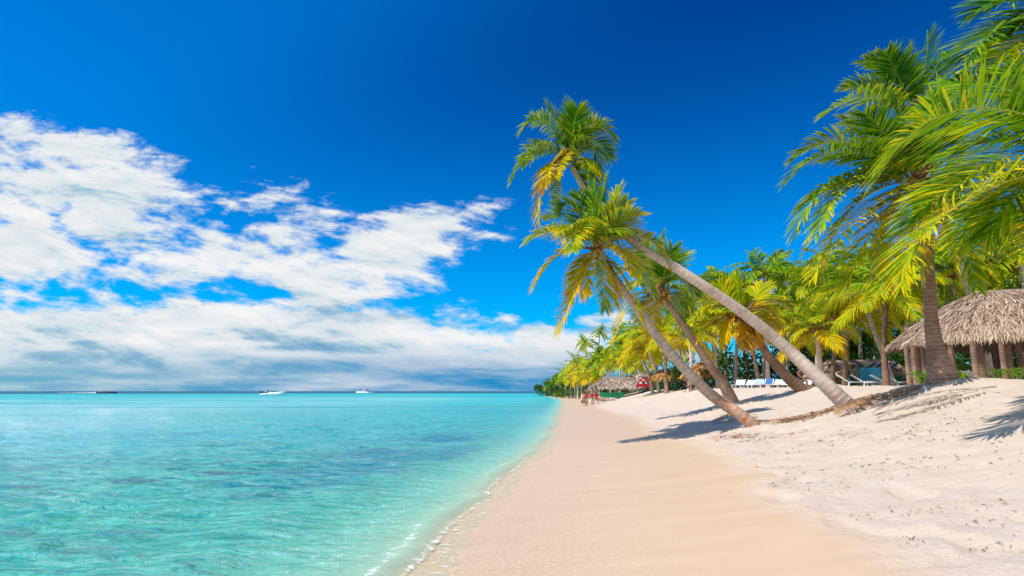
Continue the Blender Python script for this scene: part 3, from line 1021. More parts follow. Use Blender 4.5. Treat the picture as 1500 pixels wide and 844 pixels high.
def palm_upper():
    Y = 27.5
    base = at(1452, 570, Y + 4); base.z = gz(base.x, base.y) - .1
    pts = [base, at(1440, 500, Y + 2), at(1424, 440, Y + 1), at(1408, 395, Y + .5), at(1391, 352, Y), at(1372, 280, Y), at(1350, 190, Y)]
    rr = [.38, .30, .25, .235, .22, .205, .185]
    c = at(1338, 160, Y)
    fr = [F(Y, (1360, 50), (1354, 100), .2, .2, droop=.12), F(Y, (1268, 88), (1308, 104), .24, -.3, droop=.35), F(Y, (1207, 170), (1262, 142), .4, -.8, droop=.4),
          F(Y, (1392, 78), (1368, 116), .2, .5, droop=.25), F(Y, (1330, 76), (1336, 116), .22, .6, droop=.2), F(Y, (1240, 128), (1284, 130), .28, .8, droop=.4),
          F(Y, (1226, 215), (1276, 160), .36, -.4, droop=.5), F(Y, (1420, 150), (1384, 136), .26, .6, droop=.5), F(Y, (1410, 230), (1382, 166), .3, -.6, droop=.6),
          F(Y, (1290, 240), (1308, 184), .34, -1.2, droop=.5), F(Y, (1300, 80), (1316, 114), .22, -.9, droop=.25), F(Y, (1345, 250), (1345, 196), .4, -1.0, droop=.5)]
    hero_palm('tall palm leaning out from behind the large thatched hut, dark green topmost crown', pts, rr, c, fr, M['trunk_grey'], 1.25, 50, .066, heart_r=.27, yel_bias=-.03, tipk=1.0)


def palm_edge_low():
    Y = 9.0
    c = at(1640, 235, Y + .6)
    base = at(1690, 600, Y + 1.2); base.z = gz(base.x, base.y) - .1
    pts = [base, at(1672, 450, Y + 1.0), at(1655, 330, Y + .8), at(1645, 260, Y + .6)]
    rr = [.34, .22, .18, .15]
    fr = [F(Y, (1286, 262), (1420, 156), .36, -.2, droop=.28, roll=.5, L=.98, n=64), F(Y, (1322, 398), (1430, 284), .52, -.9, droop=.40, roll=.3, L=.95, n=64),
          F(Y, (1450, 345), (1520, 262), .36, .5, droop=.4), F(Y, (1350, 300), (1470, 232), .34, .9, droop=.5), F(Y, (1400, 360), (1500, 272), .44, 1.3, droop=.5),
          F(Y, (1470, 110), (1560, 140), .28, .5, droop=.4), F(Y, (1540, 380), (1590, 300), .56, -.6, droop=.4), F(Y, (1640, 20), (1640, 120), .2, .2, droop=.15),
          F(Y, (1850, 200), (1750, 150), .3, .4, droop=.4), F(Y, (1850, 380), (1750, 250), .4, -.3, droop=.5), F(Y, (1400, 190), (1510, 180), .30, 1.6, droop=.5),
          F(Y, (1480, 350), (1545, 268), .34, 1.6, droop=.45),
          F(Y, (1380, 230), (1500, 200), .3, 2.2, droop=.5), F(Y, (1420, 330), (1520, 250), .36, 2.4, droop=.5), F(Y, (1390, 120), (1500, 140), .28, 2.0, droop=.35), F(Y, (1510, 350), (1570, 270), .32, 2.2, droop=.5), F(Y, (1330, 330), (1450, 250), .42, .2, droop=.45)]
    hero_palm('palm beyond the right edge reaching long yellow green fronds across the flared palm', pts, rr, c, fr, M['trunk_brown'], .85, 58, .036, heart_r=.19, yel_bias=-.02, tipk=1.0)


def palm_edge_high():
    Y = 11.0
    c = at(1580, 20, Y + .5)
    base = at(1760, 600, Y + 2); base.z = gz(base.x, base.y) - .1
    pts = [base, at(1720, 420, Y + 1.6), at(1640, 180, Y + 1.0), at(1590, 40, Y + .6)]
    rr = [.34, .22, .18, .15]
    fr = [F(Y, (1402, 96), (1475, 34), .26, -.4, droop=.22), F(Y, (1428, 118), (1500, 52), .50, .4, droop=.3), F(Y, (1480, 150), (1520, 70), .42, -.5, droop=.4),
          F(Y, (1420, 20), (1490, 0), .24, .6, droop=.3), F(Y, (1500, 180), (1545, 90), .36, .8, droop=.4), F(Y, (1470, -60), (1530, -30), .2, .2, droop=.2),
          F(Y, (1590, -90), (1585, -40), .2, .2, droop=.2), F(Y, (1720, 20), (1650, -10), .3, .2, droop=.4), F(Y, (1700, 140), (1650, 50), .4, -.5, droop=.5),
          F(Y, (1448, 64), (1510, 24), .28, 1.0, droop=.4)]
    hero_palm('dark green palm crown hanging into the upper right corner', pts, rr, c, fr, M['trunk_brown'], .90, 50, .042, heart_r=.19, yel_bias=-.07)


# ------------------------------------------------------------------ thatch
def thatch_mat(name, c1, c2):
    m, t, p, out = material(name)
    v = t.attr('tone')
    t.put(p.inputs['Base Color'], t.ramp(v, [(0, tuple(c * .45 for c in c1)), (.4, c1), (.8, c2), (1, tuple(min(.8, c * 1.25) for c in c2))]))
    p.inputs['Roughness'].default_value = .9
    p.inputs['Specular IOR Level'].default_value = .12
    return m


M['thatch'] = thatch_mat('grey_palm_thatch', (.37, .255, .17), (.57, .425, .295))
M['thatch_orange'] = thatch_mat('orange_palm_thatch', (.42, .20, .06), (.58, .34, .12))
M['thatch_far'] = thatch_mat('far_palm_thatch', (.36, .27, .21), (.54, .42, .34))


def thatch_roof(parent, half, Rr, z_eave, z_ridge, mat, count, slen=.8, sw=.10, conv=.15, name='roof', rng=RNG, under=True, drop=.35, loc=(0, 0, 0)):
    """rounded hip roof: ridge of half length 'half' along X, eave radius Rr; body plus shaggy leaf strips in one mesh"""
    V = []; Q = []; A = []

    def surf(a, f):
        # a: perimeter parameter 0..1, f: 0 ridge .. 1 eave
        P = 4 * half + 2 * math.pi * Rr
        d = (a % 1.0) * P
        if d < 2 * half: cx, nx, ny = -half + d, 0.0, -1.0
        elif d < 2 * half + math.pi * Rr:
            an = -math.pi / 2 + (d - 2 * half) / Rr; cx, nx, ny = half, math.cos(an), math.sin(an)
        elif d < 4 * half + math.pi * Rr: cx, nx, ny = half - (d - 2 * half - math.pi * Rr), 0.0, 1.0
        else:
            an = math.pi / 2 + (d - 4 * half - math.pi * Rr) / Rr; cx, nx, ny = -half, math.cos(an), math.sin(an)
        z = z_ridge + (z_eave - z_ridge) * (f + conv * f * (1 - f) * -1.0)
        return Vector((cx + nx * Rr * f, ny * Rr * f, z)), Vector((nx, ny, 0))
    na, nf = 56, 8
    for lay, dz in ((0, 0.0), (1, -.22)):
        b0 = len(V)
        for j in range(nf + 1):
            for i in range(na):
                p, nrm = surf(i / na, max(.02, j / nf) * (1 if lay == 0 else .96))
                V.append(p + Vector((0, 0, dz))); A.append(.25)
        for j in range(nf):
            for i in range(na):
                i2 = (i + 1) % na
                q = (b0 + j * na + i, b0 + (j + 1) * na + i, b0 + (j + 1) * na + i2, b0 + j * na + i2)
                Q.append(q if lay == 0 else q[::-1])
    # close the rim between the two layers
    o0 = nf * na; o1 = (nf + 1) * na + nf * na
    for i in range(na):
        i2 = (i + 1) % na
        Q.append((o0 + i, o1 + i, o1 + i2, o0 + i2))
    for k in range(count):
        f = math.sqrt(rng.uniform(.004, 1.0)) if k % 5 else rng.uniform(.92, 1.0)
        a = rng.random()
        p, nrm = surf(a, f)
        p2, _ = surf(a, min(1.2, f + .08))
        dn = (p2 - p).normalized()
        side = dn.cross(nrm).normalized() if abs(dn.z) < .99 else Vector((1, 0, 0))
        up = side.cross(dn); up = up if up.z > 0 else -up
        L = slen * rng.uniform(.6, 1.25)
        skew = side * rng.normal(0, .38)
        d1 = (dn + skew * .6 + up * rng.uniform(.02, .16)).normalized()
        d2 = (dn + skew + up * rng.uniform(-.1, .16) + Vector((0, 0, -drop * rng.uniform(.2, 1.0) * (1.6 if f > .85 else .4)))).normalized()
        b = p + up * rng.uniform(.01, .07)
        w = sw * rng.uniform(.5, 1.3)
        tw = up * rng.normal(0, .35)
        s1 = (side + tw).normalized()
        n0 = len(V)
        m1 = b + d1 * L * .5; m2 = m1 + d2 * L * .5
        V.extend([b - s1 * w * .5, b + s1 * w * .5, m1 - s1 * w * .5, m1 + s1 * w * .5, m2 - s1 * w * .18, m2 + s1 * w * .18])
        tn = min(1, max(0, rng.normal(.52, .30)))
        A.extend([tn * .8, tn * .8, tn, tn, tn, tn])
        Q.append((n0, n0 + 1, n0 + 3, n0 + 2)); Q.append((n0 + 2, n0 + 3, n0 + 5, n0 + 4))
    me = np_mesh(name, np.array([tuple(v) for v in V]), np.array(Q), None, {'tone': np.array(A)})
    o = link(name, me, mat, parent)
    o.location = loc
    return o


def post(parent, p, h, r=.12, mat='trunk_dark', lean=(0, 0)):
    me = trunk_mesh('post', [Vector((0, 0, -.2)), Vector((lean[0] * .5, lean[1] * .5, h * .5)), Vector((lean[0], lean[1], h))], [r * 1.1, r, r * .92], .12, 10, .04, .09)
    o = link('post', me, M[mat], parent)
    o.location = p
    return o


def big_hut():
    rz = R(-20)
    e0 = at(1462, 500, 24.0)
    half, rad = 5.0, 3.6
    c = Vector((e0.x + half * math.cos(rz), e0.y + half * math.sin(rz), gz(e0.x, e0.y)))
    hut = empty('thatched_hut', c, rz)
    tag(hut, 'large thatched open beach hut with shaggy grey roof and palm log posts', 'hut')
    ze, zr = 3.42 - c.z, 5.5 - c.z
    thatch_roof(hut, half, rad, ze, zr, M['thatch'], 30000, .42, .038, .55, drop=.7)
    rot = Matrix.Rotation(-rz, 3, 'Z')
    for (px, Y, r) in [(1333, 23.3, .10), (1343, 23.0, .10), (1357, 23.6, .10), (1399, 22.2, .12), (1432, 21.2, .11), (1442, 21.8, .14), (1474, 21.0, .10), (1483, 21.6, .13), (1500, 22.4, .12),
                       (1392, 26.3, .12), (1465, 25.5, .12), (1350, 25.2, .11), (1560, 20.4, .12), (1620, 20.0, .12)]:
        p = at(px, 565, Y)
        l = rot @ (Vector((p.x, p.y, 0)) - Vector((c.x, c.y, 0)))
        l.z = gz(p.x, p.y) - c.z
        q = max(0.0, abs(l.x) - half); rr = min(1.0, math.hypot(q, l.y) / rad)
        post(hut, l, zr + (ze - zr) * rr - .18 - l.z, r * .85, 'trunk_dark' if r > .125 else 'trunk_red')
    b = MB()
    for y in (-2.6, 2.6):
        b.box((0, y, ze + .25), (10.5, .12, .14))
    b.box((-4.6, 0, ze + .42), (.12, 5.0, .12)); b.box((4.6, 0, ze + .42), (.12, 5.0, .12))
    b.build('roof_beam', M['wood'], hut)
    # bar counter inside
    bar = empty('bar_counter', (c.x - 1.5, c.y + 1.0, c.z))
    tag(bar, 'dark wooden bar counter under the large thatched roof', 'bar counter')
    q = MB(); q.box((0, 0, .5), (4.2, .5, 1.0)); q.build('counter_front', M['wood'], bar)
    q = MB(); q.box((0, -.05, 1.04), (4.5, .75, .07)); q.build('counter_top', M['trunk_dark'], bar)


def far_hut():
    c = at(905, 567, 72); c.z = gz(c.x, c.y)
    hut = empty('beach_hut', c); hut.scale = (1.15, 1.15, 1.15)
    tag(hut, 'far thatched hut with red and white painted gable facing the beach', 'hut')
    thatch_roof(hut, 1.0, 1.7, 1.05, 2.1, M['thatch_far'], 1500, .5, .12, .2)
    r2 = thatch_roof(hut, .25, 1.75, 1.05, 2.45, M['thatch_far'], 1500, .5, .12, .2, name='gable_roof', loc=(2.4, -.5, 0))
    # gable board
    g = MB()
    g.add([(-.95, 0, 0), (.95, 0, 0), (.62, 0, .55), (0, 0, .98), (-.62, 0, .55), (-.95, .06, 0), (.95, .06, 0), (.62, .06, .55), (0, .06, .98), (-.62, .06, .55)],
          [(0, 1, 2, 3, 4), (9, 8, 7, 6, 5), (0, 5, 6, 1), (1, 6, 7, 2), (2, 7, 8, 3), (3, 8, 9, 4), (4, 9, 5, 0)])
    gb = g.build('gable_board', M['red_paint'], hut); gb.location = (2.2, -2.62, 1.05)
    for (x, z, w, h, m) in [(-.42, .40, .26, .2, 'white'), (.1, .40, .3, .2, 'white'), (-.15, .66, .22, .14, 'white'), (.42, .38, .18, .18, 'black'), (-.12, .40, .16, .18, 'black')]:
        q = MB(); q.box((0, 0, 0), (w, .03, h)); o = q.build('painted_panel', M[m], gb); o.location = (x, -.02 if m == 'white' else -.035, z)
    for x, y in [(-2.2, -1.1), (-1.2, -1.5), (-.2, -1.5), (.9, -1.7), (1.7, -2.0), (3.2, -2.0), (3.9, -1.2), (-2.0, 1.0), (3.6, .8)]:
        post(hut, Vector((x, y, -.1)), 1.25, .05, 'trunk_brown')
    q = MB(); q.box((-.9, -1.75, .28), (2.4, .06, .5)); q.build('low_fence', M['green_paint'], hut)


def parasol(px, py, Y, R_, z, label, mat='thatch_orange'):
    c = at(px, 568, Y); c.z = gz(c.x, c.y)
    o = empty('thatched_parasol', c)
    tag(o, label, 'parasol')
    thatch_roof(o, .05, R_, z, z + R_ * .75, M[mat], 500, .55, .12, .1, name='canopy')
    post(o, Vector((0, 0, 0)), z + R_ * .6, .08, 'trunk_brown')


def shack():
    c = at(1262, 562, 38); c.z = gz(c.x, c.y)
    o = empty('beach_shack', c)
    tag(o, 'low beach shack with green sheet wall under a ragged dark thatch roof', 'shack')
    thatch_roof(o, 1.6, 1.4, .95, 1.75, M['thatch'], 900, .6, .12, .2)
    q = MB()
    q.box((.5, -1.15, .5), (2.5, .06, .95)); q.build('wall', M['green_paint'], o)
    for x in (-2.2, -.8, 1.85, 2.6): post(o, Vector((x, -1.1, 0)), 1.3, .07, 'trunk_brown')
    a = empty('striped_awning', (c.x + .45, c.y - 1.5, c.z + 1.35))
    tag(a, 'small blue and white striped awning over the green shack wall', 'awning')
    b = MB(); w = MB()
    for k in range(8):
        rot = Matrix.Rotation(R(-20), 3, 'X')
        (b if k % 2 else w).box((-.8 + k * .22, 0, 0), (.218, .7, .04), rot)
    b.build('blue_cloth', M['blue'], a); w.build('white_cloth', M['white'], a)


def lounger_proto():
    o = empty('sun_lounger', (0, 0, 0))
    q = MB()
    for k in range(9): q.box((0, -.95 + k * .135, .30), (.60, .10, .03))
    for s in (-1, 1): q.box((s * .31, -.40, .29), (.05, 1.35, .07))
    q.build('seat', M['white'], o)
    q = MB(); rot = Matrix.Rotation(R(38), 3, 'X')
    for k in range(5):
        d = rot @ Vector((0, .06 + k * .14, 0)); q.box(Vector((0, .28, .31)) + d, (.60, .105, .03), rot)
    for s in (-1, 1): q.box(Vector((s * .31, .28, .31)) + rot @ Vector((0, .36, 0)), (.05, .72, .06), rot)
    q.build('backrest', M['white'], o)
    for sx in (-1, 1):
        for y in (-.9, .22):
            q = MB(); q.tube([(sx * .30, y, .29), (sx * .32, y + (.06 if y > 0 else -.06), 0)], [.035, .045], 6); q.build('leg', M['white'], o)
    return o


def towel_mesh():
    q = MB()
    pts = [(-.98, .325), (-.5, .335), (0, .335), (.29, .345), (.55, .545), (.80, .745), (.88, .79), (.93, .70)]
    v = []; f = []
    for i, (y, z) in enumerate(pts):
        for x in (-.25, .25): v.append((x + .01 * math.sin(i * 2.1), y, z + .006 * math.sin(i * 3 + x * 9)))
        for x in (.25, -.25): v.append((x + .01 * math.sin(i * 2.1), y, z - .014))
    for i in range(len(pts) - 1):
        for k in range(4):
            f.append((i * 4 + k, i * 4 + (k + 1) % 4, i * 4 + 4 + (k + 1) % 4, i * 4 + 4 + k))
    f.append((3, 2, 1, 0)); n = (len(pts) - 1) * 4; f.append((n, n + 1, n + 2, n + 3))
    q.add(v, f)
    return q


def loungers():
    proto = lounger_proto()
    first = [True]

    def put(px, Y, rz, label, group, towel=None, tl=None):
        o = proto if first[0] else copy_tree(proto)
        first[0] = False
        x = ray(px, 570); p = Vector((x.x / x.y * Y, Y, 0)); p.z = gz(p.x, p.y) + .01
        o.location = p; o.rotation_euler.z = rz; o.scale = (.86, .86, .8)
        tag(o, label, 'sun lounger', group)
        if towel:
            t = towel_mesh().build('beach_towel', M[towel]); t.location = p + Vector((0, 0, .008)); t.rotation_euler.z = rz; t.scale = (.86, .86, .8)
            tag(t, tl, 'towel')
        return o
    g1 = 'white loungers lined up before the grove'
    names = ['white lounger at the left end of the row before the grove', 'white lounger second in the row before the grove', 'white lounger third in the row, pale towel on it',
             'white lounger in the middle of the row, blue towel on it', 'white lounger fifth in the row, bare slats', 'white lounger beside a thin grove trunk, right half of row',
             'white lounger behind the burnt orange palm foot, pale towel on it', 'white lounger at the right end of the row before the grove']
    for i, px in enumerate([1083, 1097, 1111, 1125, 1139, 1153, 1167, 1181]):
        tw = {2: 'towel', 3: 'blue', 6: 'towel'}.get(i)
        put(px, 41.0 + .3 * (i % 2), R(-38) + RNG.normal(0, .08), names[i], g1, tw, {2: 'pale blue towel on the third lounger of the row', 3: 'blue towel on the middle lounger of the row', 6: 'pale towel on the lounger behind the leaning dark palm'}.get(i))
    g2 = 'white loungers by the green shack'
    n2 = ['white lounger nearest the dark thin trunk by the shack', 'white lounger below the blue chairs', 'white lounger beside the thick shack post', 'white lounger at the foot of the large hut posts']
    for i, px in enumerate([1252, 1274, 1304, 1322]):
        put(px, 29.5 - .5 * i, R(60) + RNG.normal(0, .1), n2[i], g2)
    put(1448, 22.4, R(80), 'white lounger half hidden in the shade of the large hut', None)
    # blue chairs
    ch = None
    labs = ['blue beach chair on the left in front of the green shack', 'blue beach chair in the middle before the green shack', 'blue beach chair next to the grey leaning trunk']
    for i, px in enumerate([1269, 1281, 1290]):
        if ch is None:
            ch = empty('beach_chair', (0, 0, 0))
            q = MB(); q.box((0, 0, .42), (.5, .5, .05)); q.build('seat', M['cyan'], ch)
            q = MB(); q.box((0, .26, .74), (.5, .05, .62), Matrix.Rotation(R(-12), 3, 'X')); q.build('backrest', M['cyan'], ch)
            for sx in (-1, 1):
                for sy in (-1, 1):
                    q = MB(); q.tube([(sx * .22, sy * .22, .42), (sx * .24, sy * .25, 0)], .022, 6); q.build('leg', M['white'], ch)
            o = ch
        else:
            o = copy_tree(ch)
        x = ray(px, 570); Y = 33.0 + .2 * i; p = Vector((x.x / x.y * Y, Y, 0)); p.z = gz(p.x, p.y)
        o.location = p; o.rotation_euler.z = R(150 + 20 * i)
        tag(o, labs[i], 'chair', 'blue beach chairs by the green shack')
    # green picnic bench near the dark palm
    c = at(1176, 566, 44); c.z = gz(c.x, c.y)
    t = empty('picnic_table', c, R(10))
    tag(t, 'green slatted picnic table behind the row of loungers', 'table')
    q = MB()
    for k in range(4): q.box((0, -.3 + k * .2, .78), (1.9, .17, .05))
    q.build('tabletop', M['green_paint'], t)
    for s in (-1, 1):
        q = MB(); q.box((0, s * .72, .46), (1.9, .26, .05)); q.build('seat', M['green_paint'], t)
    for s in (-1, 1):
        q = MB(); q.box((s * .7, 0, .42), (.08, 1.4, .08)); q.box((s * .7, -.35, .39), (.08, .08, .78)); q.box((s * .7, .35, .39), (.08, .08, .78)); q.build('leg', M['green_paint'], t)


# ------------------------------------------------------------------ boats
def hull_mesh(L, W, H, sheer=.25, deck=.75, rake=.12):
    """open hull: outer skin, rim and a sunk deck"""
    n = 14
    V = []; F = []
    for i in range(n + 1):
        t = i / n
        x = -L / 2 + L * t
        wd = W / 2 * (1 - max(0, (t - .45) / .55) ** 2.2) * (.92 + .08 * min(1, t * 4)) + .01
        zt = H * (.8 + sheer * t * t)
        xs = x + rake * L * max(0, t - .6) * 1.2
        V += [(x, 0, -.15 * H), (x, -wd * .72, 0), (xs, -wd, zt), (xs, -wd * .86, zt + .01), (xs, -wd * .8, zt * deck * .62), (xs, wd * .8, zt * deck * .62), (xs, wd * .86, zt + .01), (xs, wd, zt), (x, wd * .72, 0)]
    k = 9
    for i in range(n):
        for j in range(k):
            j2 = (j + 1) % k
            F.append((i * k + j, (i + 1) * k + j, (i + 1) * k + j2, i * k + j2))
    F.append(tuple(range(k))); F.append(tuple(n * k + j for j in range(k - 1, -1, -1)))
    q = MB(); q.add(V, F)
    return q


def boats():
    # centre-console motorboat
    Y = 215.0
    p = at(399, 579, Y); p.z = 0
    o = empty('motorboat', (p.x, Y, .02), R(-7))
    tag(o, 'white open motorboat with black outboard and tilted white canopy', 'boat')
    L = 8.2
    hull_mesh(L, 2.2, .95, .85, .8, .2).build('hull', M['hull'], o, True)
    q = MB(); q.box((-1.0, 0, .85), (1.0, .8, .8), None, 0, .85); q.build('console', M['white'], o)
    q = MB(); rot = Matrix.Rotation(R(-62), 3, 'Y'); q.box((-1.9, 0, 2.05), (1.9, 1.5, .16), rot); q.build('canopy', M['white'], o)
    q = MB()
    for s in (-1, 1):
        q.tube([(-2.0, s * .7, .8), (-1.7, s * .7, 2.6)], .04, 6)
        q.tube([(-1.2, s * .7, .8), (-2.2, s * .7, 1.6)], .04, 6)
    q.build('canopy_frame', M['black'], o)
    m = MB(); m.box((-4.2, 0, 1.05), (.75, .5, .75), Matrix.Rotation(R(-18), 3, 'Y'), 0, .8); m.box((-4.35, 0, .2), (.35, .2, 1.2), Matrix.Rotation(R(-14), 3, 'Y'))
    m.build('outboard', M['black'], o)
    q = MB(); q.box((-2.6, 0, .75), (.5, 1.5, .35)); q.build('seat', M['blue_dark'], o)
    q = MB(); q.tube([(2.0, -.75, 1.4), (3.4, -.3, 1.95), (4.3, 0, 2.05), (3.4, .3, 1.95), (2.0, .75, 1.4)], .03, 6); q.build('bow_rail', M['white'], o)
    # catamaran far out
    Y = 430.0
    p = at(533, 576, Y)
    o = empty('catamaran', (p.x, Y, 0.05), R(170)); o.scale = (.85, .85, .8)
    tag(o, 'distant white catamaran with low cabin and bare mast near the horizon', 'boat')
    for s in (-1, 1):
        h = hull_mesh(11.5, 1.5, 1.3, .3, .95, .1).build('hull', M['hull'], o, True); h.location = (0, s * 2.4, 0)
    q = MB(); q.box((-.4, 0, 1.25), (8.0, 4.6, .3)); q.build('deck', M['hull'], o)
    q = MB(); q.box((-.8, 0, 2.0), (4.2, 3.4, 1.2), None, 0, .8); c = q.build('cabin', M['hull'], o)
    q = MB(); q.box((-.8, 0, 2.1), (3.95, 3.46, .5), None, 0, .86); q.build('window', M['blue_dark'], c)
    q = MB(); q.box((-2.6, 0, 3.1), (2.6, 3.0, .12)); q.tube([(-3.6, -1.3, 1.4), (-3.6, -1.3, 3.1)], .06, 6); q.tube([(-3.6, 1.3, 1.4), (-3.6, 1.3, 3.1)], .06, 6); q.build('sun_roof', M['blue'], o)
    q = MB(); q.tube([(.8, 0, 1.3), (.8, 0, 7.0)], [.12, .07], 8); q.tube([(.8, 0, 2.8), (-3.2, 0, 3.0)], .16, 8); q.build('mast', M['white'], o)
    q = MB(); q.tube([(-4.5, 0, 1.4), (-2.4, 0, 4.4)], .035, 5); q.tube([(.8, 0, 6.8), (4.8, 0, 1.4)], .035, 5); q.tube([(.8, 0, 6.8), (-4.8, 0, 1.4)], .035, 5); q.build('rigging', M['black'], o)
    # speedboat running at left
    Y = 440.0
    p = at(157, 575.6, Y)
    o = empty('speedboat', (p.x, Y, 0.05), R(3)); o.scale = (.95, .95, .72)
    tag(o, 'long low dark speedboat with red canopy running past at left on the horizon', 'boat')
    hull_mesh(13.5, 2.8, 1.0, .5, .8, .12).build('hull', M['blue_dark'], o, True)
    q = MB(); q.box((.4, 0, 2.0), (7.0, 2.4, .45)); q.build('canopy', M['red_paint'], o)
    q = MB()
    for x in (-2.8, -.8, 1.4, 3.6):
        for s in (-1, 1): q.tube([(x, s * 1.1, .6), (x, s * 1.1, 1.9)], .05, 5)
    q.build('canopy_frame', M['white'], o)
    q = MB(); q.box((-6.9, -.5, .8), (.7, .5, 1.0)); q.box((-6.9, .5, .8), (.7, .5, 1.0)); q.build('outboard', M['black'], o)
    q = MB(); q.box((.6, 0, .9), (6.0, 1.8, .4)); q.build('seat', M['white'], o)
    # its wake
    V = []; F = []
    n = 40
    x0 = -7.5
    for i in range(n + 1):
        t = i / n
        w = .8 + 2.6 * t
        for j, yy in enumerate((-1, -.5, 0, .5, 1)):
            V.append((x0 - 26 * t, yy * w, .16 + (1 - abs(yy)) * (.55 * (1 - t) ** 1.5 * (.6 + .5 * math.sin(i * 1.9)) + .12 * RNG.random())))
    for i in range(n):
        for j in range(4):
            F.append((i * 5 + j, i * 5 + j + 1, (i + 1) * 5 + j + 1, (i + 1) * 5 + j))
    q = MB(); q.add(V, F)
    w = q.build('wake', simple('white_foam', (.85, .87, .87), .8, .1, .08, 3), None, True)
    w.location = o.location; w.rotation_euler.z = R(3)
    tag(w, 'white foam wake trailing behind the low speedboat', 'wake', kind='stuff')


# ------------------------------------------------------------------ people
def person(px, py, Y, rz, pose, label, skin='skin', top=None, bottom='red', height=1.72):
    """one skinned body; joints in metres for a 1.72 m figure facing -Y"""
    p = at(px, py, Y); p.z = gz(p.x, p.y)
    root = empty('person', p, rz)
    tag(root, label, 'person')
    k = height / 1.72
    crouch = pose == 'crouch'; sit = pose == 'sit'
    hip = .92
    J = {}
    if crouch or sit:
        hz = .42 if crouch else .46
        J['pel'] = (0, .10, hz); J['sp'] = (0, .02, hz + .24); J['ch'] = (0, -.10 if crouch else .0, hz + .48); J['nk'] = (0, -.14 if crouch else 0, hz + .60); J['hd'] = (0, -.18 if crouch else -.02, hz + .72); J['ht'] = (0, -.19 if crouch else -.02, hz + .82)
        for s in (-1, 1):
            J[('h', s)] = (s * .10, .10, hz - .02); J[('k', s)] = (s * .17, -.30, hz + (.06 if crouch else .0)); J[('a', s)] = (s * .14, -.14 if crouch else -.32, .07); J[('t', s)] = (s * .16, -.32 if crouch else -.50, .03)
            J[('s', s)] = (s * .19, -.09 if crouch else 0, hz + .46); J[('e', s)] = (s * .26, -.30, hz + .24); J[('w', s)] = (s * .16, -.46, hz + .08); J[('f', s)] = (s * .14, -.52, hz + .02)
    else:
        st = .16 if pose == 'walk' else .0
        J['pel'] = (0, 0, hip); J['sp'] = (0, -.01, 1.14); J['ch'] = (0, 0, 1.36); J['nk'] = (0, -.01, 1.49); J['hd'] = (0, -.03, 1.60); J['ht'] = (0, -.03, 1.69)
        for s in (-1, 1):
            d = st * s
            J[('h', s)] = (s * .09, 0, .90); J[('k', s)] = (s * .10, d * .7 - .04, .49); J[('a', s)] = (s * .10, d * 1.3 + .03, .07); J[('t', s)] = (s * .12, d * 1.3 - .12, .03)
            J[('s', s)] = (s * .19, 0, 1.41); J[('e', s)] = (s * .25, -d * .8 + .02, 1.13); J[('w', s)] = (s * .25, -d * 1.4 - .10, .90); J[('f', s)] = (s * .25, -d * 1.5 - .14, .81)
            if pose == 'bent' :
                J[('e', s)] = (s * .23, -.18, 1.16); J[('w', s)] = (s * .14, -.38, 1.10); J[('f', s)] = (s * .12, -.46, 1.10)
    rad = {'pel': .135, 'sp': .115, 'ch': .14, 'nk': .055, 'hd': .095, 'ht': .07, 'h': .09, 'k': .058, 'a': .040, 't': .034, 's': .058, 'e': .040, 'w': .028, 'f': .034}
    names = ['pel', 'sp', 'ch', 'nk', 'hd', 'ht'] + [(a, s) for s in (-1, 1) for a in 'hkatsewf']
    ix = {n: i for i, n in enumerate(names)}
    E = [('pel', 'sp'), ('sp', 'ch'), ('ch', 'nk'), ('nk', 'hd'), ('hd', 'ht')]
    for s in (-1, 1):
        E += [('pel', ('h', s)), (('h', s), ('k', s)), (('k', s), ('a', s)), (('a', s), ('t', s)), ('ch', ('s', s)), (('s', s), ('e', s)), (('e', s), ('w', s)), (('w', s), ('f', s))]

    def skin_obj(name, nms, edges, grow, mat, parent):
        me = bpy.data.meshes.new(name)
        loc = {n: i for i, n in enumerate(nms)}
        me.from_pydata([tuple(c * k for c in (J[n] if not isinstance(n, tuple) or len(n) == 2 else n[2])) for n in nms], [(loc[a], loc[b]) for a, b in edges], [])
        o = link(name, me, M[mat], parent)
        mod = o.modifiers.new('skin', 'SKIN'); mod.use_smooth_shade = True
        sv = me.skin_vertices[0].data
        for n, i in loc.items():
            r = rad[n[0] if isinstance(n, tuple) else n] * k * grow
            sv[i].radius = (r, r * (.8 if n in ('pel', 'sp', 'ch') else 1)); sv[i].use_root = False
        sv[0].use_root = True
        o.modifiers.new('sub', 'SUBSURF').levels = 1
        o.modifiers['sub'].render_levels = 1
        return o
    body = skin_obj('body', names, E, 1.0, skin, root)

    def lerp(a, b, t): return tuple(J[a][i] * (1 - t) + J[b][i] * t for i in range(3))
    # shorts follow the upper thighs
    for s in (-1, 1): J[('m', s)] = lerp(('h', s), ('k', s), .5)
    rad['m'] = .078
    nm = ['pel'] + [(a, s) for s in (-1, 1) for a in 'hm']
    skin_obj('shorts', nm, [('pel', ('h', s)) for s in (-1, 1)] + [(('h', s), ('m', s)) for s in (-1, 1)], 1.12, bottom, root)
    if top:
        skin_obj('shirt', ['sp', 'pel', 'ch', ('s', -1), ('s', 1)], [('pel', 'sp'), ('sp', 'ch'), ('ch', ('s', -1)), ('ch', ('s', 1))], 1.10, top, root)
    h = Vector(J['hd']) * k
    q = MB(); q.lathe((0, 0, 0), [(.099 * k, -.02), (.108 * k, .03), (.09 * k, .085), (.04 * k, .118)], 10)
    hr = q.build('hair', M['hair'], root, True); hr.location = h + Vector((0, .018, .02)); hr.rotation_euler = (R(-18), 0, 0)
    return root


